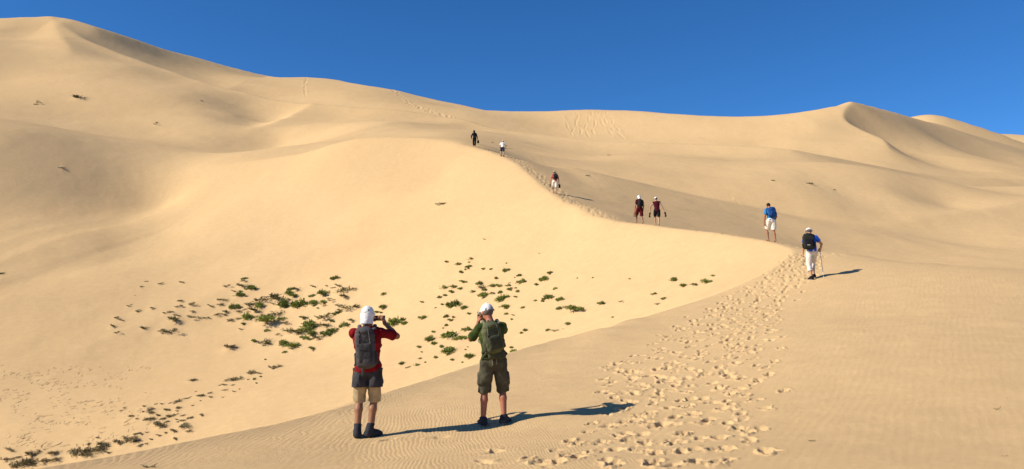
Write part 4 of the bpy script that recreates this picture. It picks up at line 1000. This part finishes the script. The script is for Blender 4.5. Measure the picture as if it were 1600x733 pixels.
# the man in azure shirt and white shorts
x, y = at(1209, 34.0)
J4 = make_person(x, y, 0.10, 'person in azure shirt and white shorts walking barefoot with head bowed', dict(
    skin='tan_skin', hip=(0.0, 0.0, 0.91), lean=(-0.02, 0.20), head_lean=(-0.05, 0.35, -0.05),
    armL=dict(hand=(-0.29, 0.05, 0.84), hint=(-0.6, -1, 0)), armR=dict(hand=(0.24, 0.24, 0.90), hint=(0.6, -1, 0)),
    **walk_legs(0.13, 0.10, 'L', 0.02, 0.25), shirt=dict(mat='azure_shirt', hem=0.0, sleeve=0.7), pants=dict(mat='white_shorts', len=0.72, r=(0.108, 0.10, 0.09), infl=0.008, fold=0.010), hair='hair_brown'), H=1.74, h=0.011)
backpack(J4, 'blue patterned backpack on the hiker in white shorts', MAT['navy_pack'], MAT['navy_pack'], size=(0.15, 0.085, 0.22), up_off=0.32)

def carried_shoe(J, hand, label, mat, rzv=(0, -0.25, -1), L=0.27, group=None, pair=True):
    """a pair of shoes dangling from a hand"""
    f = unit(V3(*rzv)); a = np.asarray(hand, float) - V3(0, 0, 0.03); s_ = unit(np.cross(f, V3(1, 0, 0.1)))
    b = a + f * L
    r = local_empty(J, 'shoe_pair' if pair else 'shoe', b, label, 'shoes', group)
    for off in ((-0.035, 0.035) if pair else (0,)):
        o_ = V3(off, 0, -abs(off) * 0.8)
        up_ = things(J, r, b, 'shoe', [Cap(a + o_ + f * 0.03, b + o_ - f * 0.03, 0.043, 0.036, (V3(1, 0, 0), 0.8)), Ell(a + o_ + f * 0.06 + s_ * 0.03, V3(0.034, 0.04, 0.045))], mat, k=0.03, h=0.010)
        things(J, r, b, 'sole', [Box((a + b) / 2 + o_ - s_ * 0.035, V3(0.040, 0.012, L * 0.5), 0.012, np.stack([V3(1, 0, 0), s_, f]))], MAT['black_rubber'], h=0.009, parent=up_)
    return r

# the pair on the crest
x, y = at(1001.5, 46.9)
J5 = make_person(x, y, 0.15, 'person in maroon shirt and red shorts with white neck flap cap, left of the pair', dict(
    skin='tan_skin', hip=(0.0, 0.0, 0.91), lean=(0.03, 0.10), head_lean=(-0.08, 0.15, 0), head_yaw=0.3,
    armL=dict(hand=(-0.24, 0.16, 0.86), hint=(-0.6, -1, 0)), armR=dict(hand=(0.24, 0.05, 0.84), hint=(0.6, -1, 0)),
    **walk_legs(0.22, 0.13, 'L', 0.05, 0.5), shirt=dict(mat='maroon_shirt', hem=-0.02, sleeve=0.6), pants=dict(mat='dark_red', len=0.85, r=(0.106, 0.10, 0.09)), hair='hair_brown', hat='flap'), H=1.72, h=0.012)
backpack(J5, 'slim black backpack on the hiker in the white neck flap cap on the crest', MAT['black_pack'], MAT['black_cloth'], size=(0.13, 0.075, 0.22), up_off=0.31)
carried_shoe(J5, J5['wr']['L'] + J5['hd']['L'][0] * 0.08, 'light brown shoes carried in the left hand of the hiker in red shorts', MAT['beige_leather'])
x, y = at(1029, 45.0)
J6 = make_person(x, y, -0.1, 'person in wine red sleeveless top and white cap with both arms swung out', dict(
    skin='fair_skin', hip=(0.0, 0.0, 0.91), lean=(-0.05, 0.10), twist=-0.1, head_lean=(-0.05, 0.15, 0),
    armL=dict(hand=(-0.38, 0.12, 0.90), hint=(-0.8, -0.5, 0)), armR=dict(hand=(0.40, -0.02, 0.90), hint=(0.8, -0.5, 0)),
    **walk_legs(0.20, 0.09, 'L', 0.05, 0.5), shirt=dict(mat='wine_top', hem=-0.08, sleeve=0.12), pants=dict(mat='black_cloth', len=0.75, r=(0.102, 0.088, 0.08)), hair='hair_brown', hat='cap'), H=1.66, h=0.012)
carried_shoe(J6, J6['wr']['L'] + J6['hd']['L'][0] * 0.08, 'dark shoe dangling from the left hand of the hiker with outswung arms', MAT['brown_leather'], (-0.35, -0.2, -1), pair=False)
carried_shoe(J6, J6['wr']['R'] + J6['hd']['R'][0] * 0.08, 'dark shoe dangling from the right hand of the hiker with outswung arms', MAT['brown_leather'], (0.45, -0.2, -1), pair=False)

# further up
x, y = at(867.5, 58.4)
J7 = make_person(x, y, 0.0, 'person in coral shirt and cream shorts with cream hat climbing the crest', dict(
    skin='fair_skin', hip=(0.03, 0.0, 0.90), lean=(-0.02, 0.22), head_lean=(-0.1, 0.3, 0),
    armL=dict(hand=(-0.30, 0.12, 0.86), hint=(-0.6, -1, 0)), armR=dict(hand=(0.32, 0.08, 0.84), hint=(0.6, -1, 0)),
    **walk_legs(0.16, 0.11, 'L', 0.04, 0.4), shirt=dict(mat='coral_shirt', hem=-0.02, sleeve=0.7), pants=dict(mat='white_shorts', len=0.78, r=(0.11, 0.105, 0.09)), hair='hair_grey', hat='brim', hat_mat='cream_cotton'), H=1.78, h=0.012)
backpack(J7, 'dark brown backpack on the hiker in coral shirt', M('brown_pack', (0.045, 0.03, 0.025)), MAT['black_cloth'], size=(0.15, 0.09, 0.23), up_off=0.31, shift=0.03)
carried_shoe(J7, J7['wr']['R'] + J7['hd']['R'][0] * 0.08, 'dark shoes carried in the right hand of the hiker in coral shirt', MAT['brown_leather'], (0.2, -0.2, -1))
carried_shoe(J7, J7['wr']['L'] + J7['hd']['L'][0] * 0.08, 'dark shoe carried in the left hand of the hiker in coral shirt', MAT['brown_leather'], (-0.1, -0.2, -1), pair=False)
x, y = at(784.8, 76.9)
J8 = make_person(x, y, 0.0, 'person in white shirt and navy shorts bending forward over the sand', dict(
    skin='fair_skin', hip=(0.0, -0.05, 0.90), lean=(0.06, 0.42), head_lean=(0.05, 0.1, 0),
    armL=dict(hand=(-0.22, 0.38, 0.90), hint=(-0.8, -0.6, 0)), armR=dict(hand=(0.30, 0.30, 0.90), hint=(0.8, -0.6, 0), curl=(1.2, 1.3)),
    **walk_legs(0.14, 0.13, 'L', 0.02, 0.2), shirt=dict(mat='white_cotton', hem=-0.04, sleeve=0.7), pants=dict(mat='navy_shorts', len=0.72, r=(0.106, 0.10, 0.09)),
    socks=('black_sock', 0.35), shoes=('black_cloth', 0.05, 'black_rubber'), hair='hair_grey', hat='cap'), H=1.72, h=0.012)
hp = J8['wr']['R'] + J8['hd']['R'][0] * 0.07
st = local_empty(J8, 'walking_stick', hp, 'thin dark stick held out level by the bending hiker in white', 'walking stick')
things(J8, st, hp, 'shaft', [Cap(hp - V3(0.15, 0, 0), hp + V3(0.68, 0.02, 0.0), 0.014, 0.012)], MAT['brown_leather'], h=0.009)
things(J8, st, hp, 'grip', [Cap(hp - V3(0.16, 0, 0), hp - V3(0.06, 0, 0), 0.020)], MAT['black_rubber'], h=0.009)
x, y = at(740.0, 83.9)
J9 = make_person(x, y, 0.1, 'person all in black with a hood, farthest hiker up the crest', dict(
    skin='tan_skin', hip=(0.03, 0.0, 0.92), lean=(-0.06, 0.05), head_lean=(-0.03, 0.1, 0),
    armL=dict(hand=(-0.30, 0.10, 0.90), hint=(-0.6, -1, 0)), armR=dict(hand=(0.34, 0.0, 0.86), hint=(0.6, -1, 0), curl=(1.1, 1.2)),
    **walk_legs(0.14, 0.07, 'L', 0.04, 0.4), shirt=dict(mat='black_cloth', hem=-0.10, sleeve=1.0, infl=0.03), pants=dict(mat='black_cloth', len=1.85, r=(0.105, 0.085, 0.07), name='trousers'), hair='hair_brown', hood='black_cloth'), H=1.76, h=0.012)
hp = J9['wr']['R'] + J9['hd']['R'][0] * 0.07; bb = hp - V3(-0.05, 0, 0.42)
bg_ = local_empty(J9, 'carry_bag', bb, 'black carry bag hanging from the hand of the hiker in black', 'bag')
things(J9, bg_, bb, 'bag_body', [Box(bb + V3(0, 0, 0.15), V3(0.10, 0.06, 0.15), 0.04), Ell(bb + V3(0, 0, 0.06), V3(0.12, 0.07, 0.07))], MAT['black_cloth'], k=0.04, noise=(0.008, (14, 14, 14)))
things(J9, bg_, bb, 'handle', [Cap(bb + V3(-0.04, 0, 0.29), hp, 0.010), Cap(bb + V3(0.05, 0, 0.29), hp, 0.010)], MAT['black_cloth'], h=0.009)

# ------------------------------------------------------------------ plants
def leaf_mat(name, c1, c2):
    m, t, b = principled(name, c1, 0.7, 0.2)
    N, L = t.nodes, t.links
    oi = N.new('ShaderNodeObjectInfo'); tc = N.new('ShaderNodeTexCoord'); n1 = N.new('ShaderNodeTexNoise'); n1.inputs['Scale'].default_value = 6
    L.new(tc.outputs['Object'], n1.inputs['Vector'])
    ad = N.new('ShaderNodeMath'); ad.operation = 'ADD'; L.new(oi.outputs['Random'], ad.inputs[0]); L.new(n1.outputs[0], ad.inputs[1])
    r_ = N.new('ShaderNodeMapRange'); r_.inputs[1].default_value = 0.3; r_.inputs[2].default_value = 1.6; L.new(ad.outputs[0], r_.inputs[0])
    mx = N.new('ShaderNodeMix'); mx.data_type = 'RGBA'; mx.inputs[6].default_value = (*c1, 1); mx.inputs[7].default_value = (*c2, 1)
    L.new(r_.outputs[0], mx.inputs[0]); L.new(mx.outputs[2], b.inputs['Base Color'])
    return m
GREEN = leaf_mat('desert_leaf', (0.29, 0.34, 0.07), (0.16, 0.195, 0.045)); OLIVE = leaf_mat('dusty_leaf', (0.17, 0.165, 0.06), (0.10, 0.095, 0.04)); DRY = leaf_mat('dry_twig', (0.34, 0.26, 0.14), (0.18, 0.16, 0.075))
def tuft_mesh(name, seed, n, kind):
    """unit-wide clump: stems creep outward from a crown and carry short narrow leaves"""
    rg = np.random.RandomState(seed); vs, fs = [], []
    def strip(a, b, w):
        d = unit(b - a); s = np.cross(d, unit(rg.randn(3))); s = unit(s) * w * 0.5; i = len(vs); mid = (a + b) / 2
        vs.extend([a - s * 0.5, a + s * 0.5, mid + s, mid - s, b]); fs.extend([(i, i + 1, i + 2, i + 3), (i + 3, i + 2, i + 4)])
    heads = [(0.0, 0.0, 0.9)] + [(rg.uniform(-0.32, 0.32), rg.uniform(-0.26, 0.26), rg.uniform(0.45, 0.85)) for _ in range(3 if kind != 'dry' else 5)]
    ax = rg.uniform(0.65, 1.0)
    for k in range(n):
        hx, hy, hs = heads[rg.randint(len(heads))]
        an_ = rg.rand() * 2 * math.pi; el_ = (rg.rand() ** 1.2) * (1.25 if kind == 'green' else 0.8)
        L = (0.28 + 0.17 * rg.rand()) * hs * (1 - 0.35 * el_ / 1.25)
        d = V3(math.cos(an_) * math.cos(el_), math.sin(an_) * math.cos(el_) * ax, math.sin(el_))
        a = V3(hx, hy, -0.02); b = a + d * L
        b[2] -= 0.05 * L
        strip(a, b, 0.014)
        for j in range(5 if kind == 'green' else 3):
            t = 0.35 + 0.65 * rg.rand(); p = a + (b - a) * t
            q = p + unit(d * 0.7 + rg.randn(3) * 0.55 + V3(0, 0, 0.25)) * (0.055 + 0.05 * rg.rand())
            strip(p, q, 0.034 if kind == 'green' else 0.024)
    me_o = mesh_obj(name, np.array(vs), fs, None, smooth=False); me = me_o.data; bpy.data.objects.remove(me_o); return me
GT = [tuft_mesh('desert_tuft', 100 + i, 150, 'green') for i in range(7)]
OT = [tuft_mesh('desert_tuft', 200 + i, 100, 'olive') for i in range(5)]
DT = [tuft_mesh('dry_scrub', 300 + i, 130, 'dry') for i in range(6)]
for mm in GT: mm.materials.append(GREEN)
for mm in OT: mm.materials.append(OLIVE)
for mm in DT: mm.materials.append(DRY)
ORD = 'first second third fourth fifth sixth seventh eighth ninth tenth eleventh twelfth thirteenth fourteenth fifteenth sixteenth seventeenth eighteenth nineteenth'.split()
def ordinal(n):
    if n <= 19: return ORD[n - 1]
    t = {2: 'twent', 3: 'thirt', 4: 'fort'}[n // 10]
    return t + 'ieth' if n % 10 == 0 else t + 'y-' + ORD[n % 10 - 1]
REG = [  # u0, u1, v0, v1, where
    (0, 160, 100, 330, 'on the upper slope at far left'), (160, 500, 100, 330, 'on the slope below the upper left ridge'), (600, 800, 300, 385, 'alone on the bright face under the crest'),
    (800, 1330, 200, 310, 'on the far slope beyond the crest'), (700, 800, 200, 240, 'near the two farthest hikers'),
    (0, 262, 420, 470, 'at the top of the left sand hollow'), (262, 352, 420, 470, 'in the top left scatter of the hollow'), (0, 262, 470, 560, 'at the left rim of the plant patch'), (262, 352, 470, 560, 'in the thin left scatter'),
    (352, 420, 420, 470, 'in the upper left plant patch'), (420, 500, 420, 462, 'in the upper middle of the left patch'), (500, 562, 420, 462, 'just above the hooded photographer'),
    (352, 420, 470, 540, 'in the lower left plant patch'), (420, 480, 462, 505, 'in the middle of the left patch'), (480, 562, 462, 492, 'left of the hood of the photographer'),
    (420, 562, 492, 560, 'in the dense band left of the red shirt'), (562, 640, 420, 560, 'right of the hooded photographer'),
    (680, 745, 390, 440, 'in the top row left of the green photographer'), (640, 745, 440, 480, 'in the upper patch left of the white cap'),
    (640, 745, 480, 510, 'level with the cap, between the photographers'), (640, 745, 510, 545, 'in the dense patch between the photographers'), (600, 760, 545, 600, 'in the lowest scatter between the photographers'),
    (745, 805, 390, 440, 'in the top row above the white cap'), (745, 780, 440, 475, 'in the dense patch above the white cap'), (780, 860, 440, 475, 'right above the white cap in a cluster'),
    (780, 860, 475, 600, 'right of the green photographer'), (805, 870, 390, 440, 'at the upper right of the plant patch'), (860, 1000, 390, 440, 'tiny one on the bright face'),
    (860, 1000, 440, 560, 'in the thin scatter right of the green photographer'), (1000, 1140, 400, 520, 'in the short row by the near crest'),
    (340, 400, 540, 600, 'below the left plant patch'), (400, 470, 530, 600, 'at the upper end of the dry strip'),
    (260, 340, 540, 625, 'in the middle of the dry strip'), (340, 410, 575, 625, 'in the upper part of the dry strip'), (200, 262, 600, 645, 'in the upper left of the scrub belt'), (262, 320, 620, 700, 'at the right end of the scrub belt'),
    (200, 262, 645, 720, 'in the lower scrub belt'), (130, 200, 620, 733, 'along the bottom left scrub band'), (0, 130, 620, 733, 'in the bottom left corner band')]
def where(u, v):
    for i, (a, b, c, d, nm) in enumerate(REG):
        if a <= u < b and c <= v < d: return i
    return min(range(len(REG)), key=lambda i: (u - (REG[i][0] + REG[i][1]) / 2) ** 2 + (v - (REG[i][2] + REG[i][3]) / 2) ** 2)
lists = {}
for s_ in spots:
    kind = 'dry' if s_[5] in (6, 7) and not (s_[0] > 395) else 'green'
    lists.setdefault((where(s_[0], s_[1]), kind), []).append(s_)
def size_word(wm): return 'tiny' if wm < 0.35 else 'small' if wm < 0.7 else 'medium' if wm < 1.1 else 'large'
rg = np.random.RandomState(21)
for (ri, kind), L_ in lists.items():
    L_.sort(key=lambda s: s[0])
    for i, (u, v, wd, p, wm, zone) in enumerate(L_):
        olive = kind == 'green' and (zone == 1 or zone == 9 or (zone == 2 and rg.rand() < 0.45) or rg.rand() < 0.12)
        me = DT[rg.randint(len(DT))] if kind == 'dry' else (OT[rg.randint(len(OT))] if olive else GT[rg.randint(len(GT))])
        o = bpy.data.objects.new('dry_scrub' if kind == 'dry' else 'desert_tuft', me); COL.objects.link(o)
        sc = max(wm, 0.12) * (0.85 if kind == 'dry' else 1.0) * (1.62 + 0.25 * smooth01(wd, 9, 18))
        o.location = (p[0], p[1], sheet_z(p[0], p[1]) + 0.01)
        o.rotation_euler = (rg.uniform(-.1, .1) + 0.18, rg.uniform(-.1, .1) - 0.12, rg.rand() * 6.28)
        hz = 0.75 if kind == 'dry' else (0.7 if olive else 1.0)
        o.scale = (sc, sc, sc * hz * rg.uniform(0.7, 1.3))
        word = 'dry brown scrub clump' if kind == 'dry' else ('dusty olive tuft' if olive else 'green desert tuft')
        noun = f'{size_word(wm)} {word}'
        lab = f'{noun} {REG[ri][4]}' if len(L_) == 1 else f'{noun}, {ordinal(i + 1)} from left {REG[ri][4]}'
        tag(o, lab, 'plant', 'dry scrub along the foot of the near dune' if kind == 'dry' else 'green tufts on the sand slopes')

# ------------------------------------------------------------------ drift litter and stray twigs
def sticks(items, mat, name):
    vs, fs = [], []
    for a, b, r_ in items:
        d = unit(b - a); F_ = frame(d); i = len(vs); m = (a + b) / 2 + F_[0] * r_ * 1.5
        for c, rr in ((a, r_), (m, r_), (b, r_ * 0.5)):
            for k in range(4): an_ = k * math.pi / 2; vs.append(c + F_[0] * math.cos(an_) * rr + F_[1] * math.sin(an_) * rr)
        for lv in (0, 4):
            for k in range(4): fs.append((i + lv + k, i + lv + (k + 1) % 4, i + lv + 4 + (k + 1) % 4, i + lv + 4 + k))
        fs.append((i, i + 1, i + 2, i + 3)[::-1]); fs.append((i + 8, i + 9, i + 10, i + 11))
    return mesh_obj(name, np.array(vs), fs, mat)
lit = []
for k in range(900):
    u = rg.rand() ** 1.1 * 235; v = 572 + rg.rand() * 128
    if v > 722 - u * 0.18: continue
    dens = vnoise(u / 30 + 3, v / 14)
    if dens < -0.15 + 0.5 * rg.rand(): continue
    p = hit(u, v, 38)
    if p is None: continue
    p[2] = sheet_z(p[0], p[1])
    an_ = rg.rand() * math.pi; L = rg.uniform(0.06, 0.32)
    q = V3(math.cos(an_) * L, math.sin(an_) * L * 1.2, rg.uniform(0.0, 0.07))
    e = p + q; e[2] = max(e[2], sheet_z(e[0], e[1]) + 0.012)
    lit.append((p + V3(0, 0, 0.006), e, rg.uniform(0.005, 0.010)))
o = sticks(lit, M('bleached_twig', (0.30, 0.21, 0.13), 'plain', rough=0.9), 'twig_litter'); tag(o, kind='stuff')
def twig(u, v, L, n, label, seed, mat=DRY):
    rq = np.random.RandomState(seed); x, y = on_ground(u, v); z = sheet_z(x, y); it = []
    for k in range(n):
        an_ = rq.uniform(-0.5, 0.5) + (math.pi if k % 2 else 0); l_ = L * rq.uniform(0.4, 0.6)
        a = V3(rq.uniform(-.15, .15) * L, rq.uniform(-.1, .1) * L, 0.004); b = a + V3(math.cos(an_) * l_, math.sin(an_) * l_, rq.uniform(0.0, 0.25) * L)
        it.append((a, b, 0.035 * L))
    o = sticks(it, mat, 'twig'); o.location = (x, y, z + 0.003); tag(o, label, 'twig')
twig(232, 731, 0.17, 7, 'dark tangle of twigs on the rippled sand at the bottom left edge', 1)
twig(1269, 691, 0.10, 4, 'short dark twig lying on smooth sand right of the footprints', 2)
twig(1557, 641, 0.13, 2, 'thin twig on smooth sand near the right edge', 3)
twig(1570, 713, 0.06, 3, 'small dark chip of wood at the bottom right', 4)
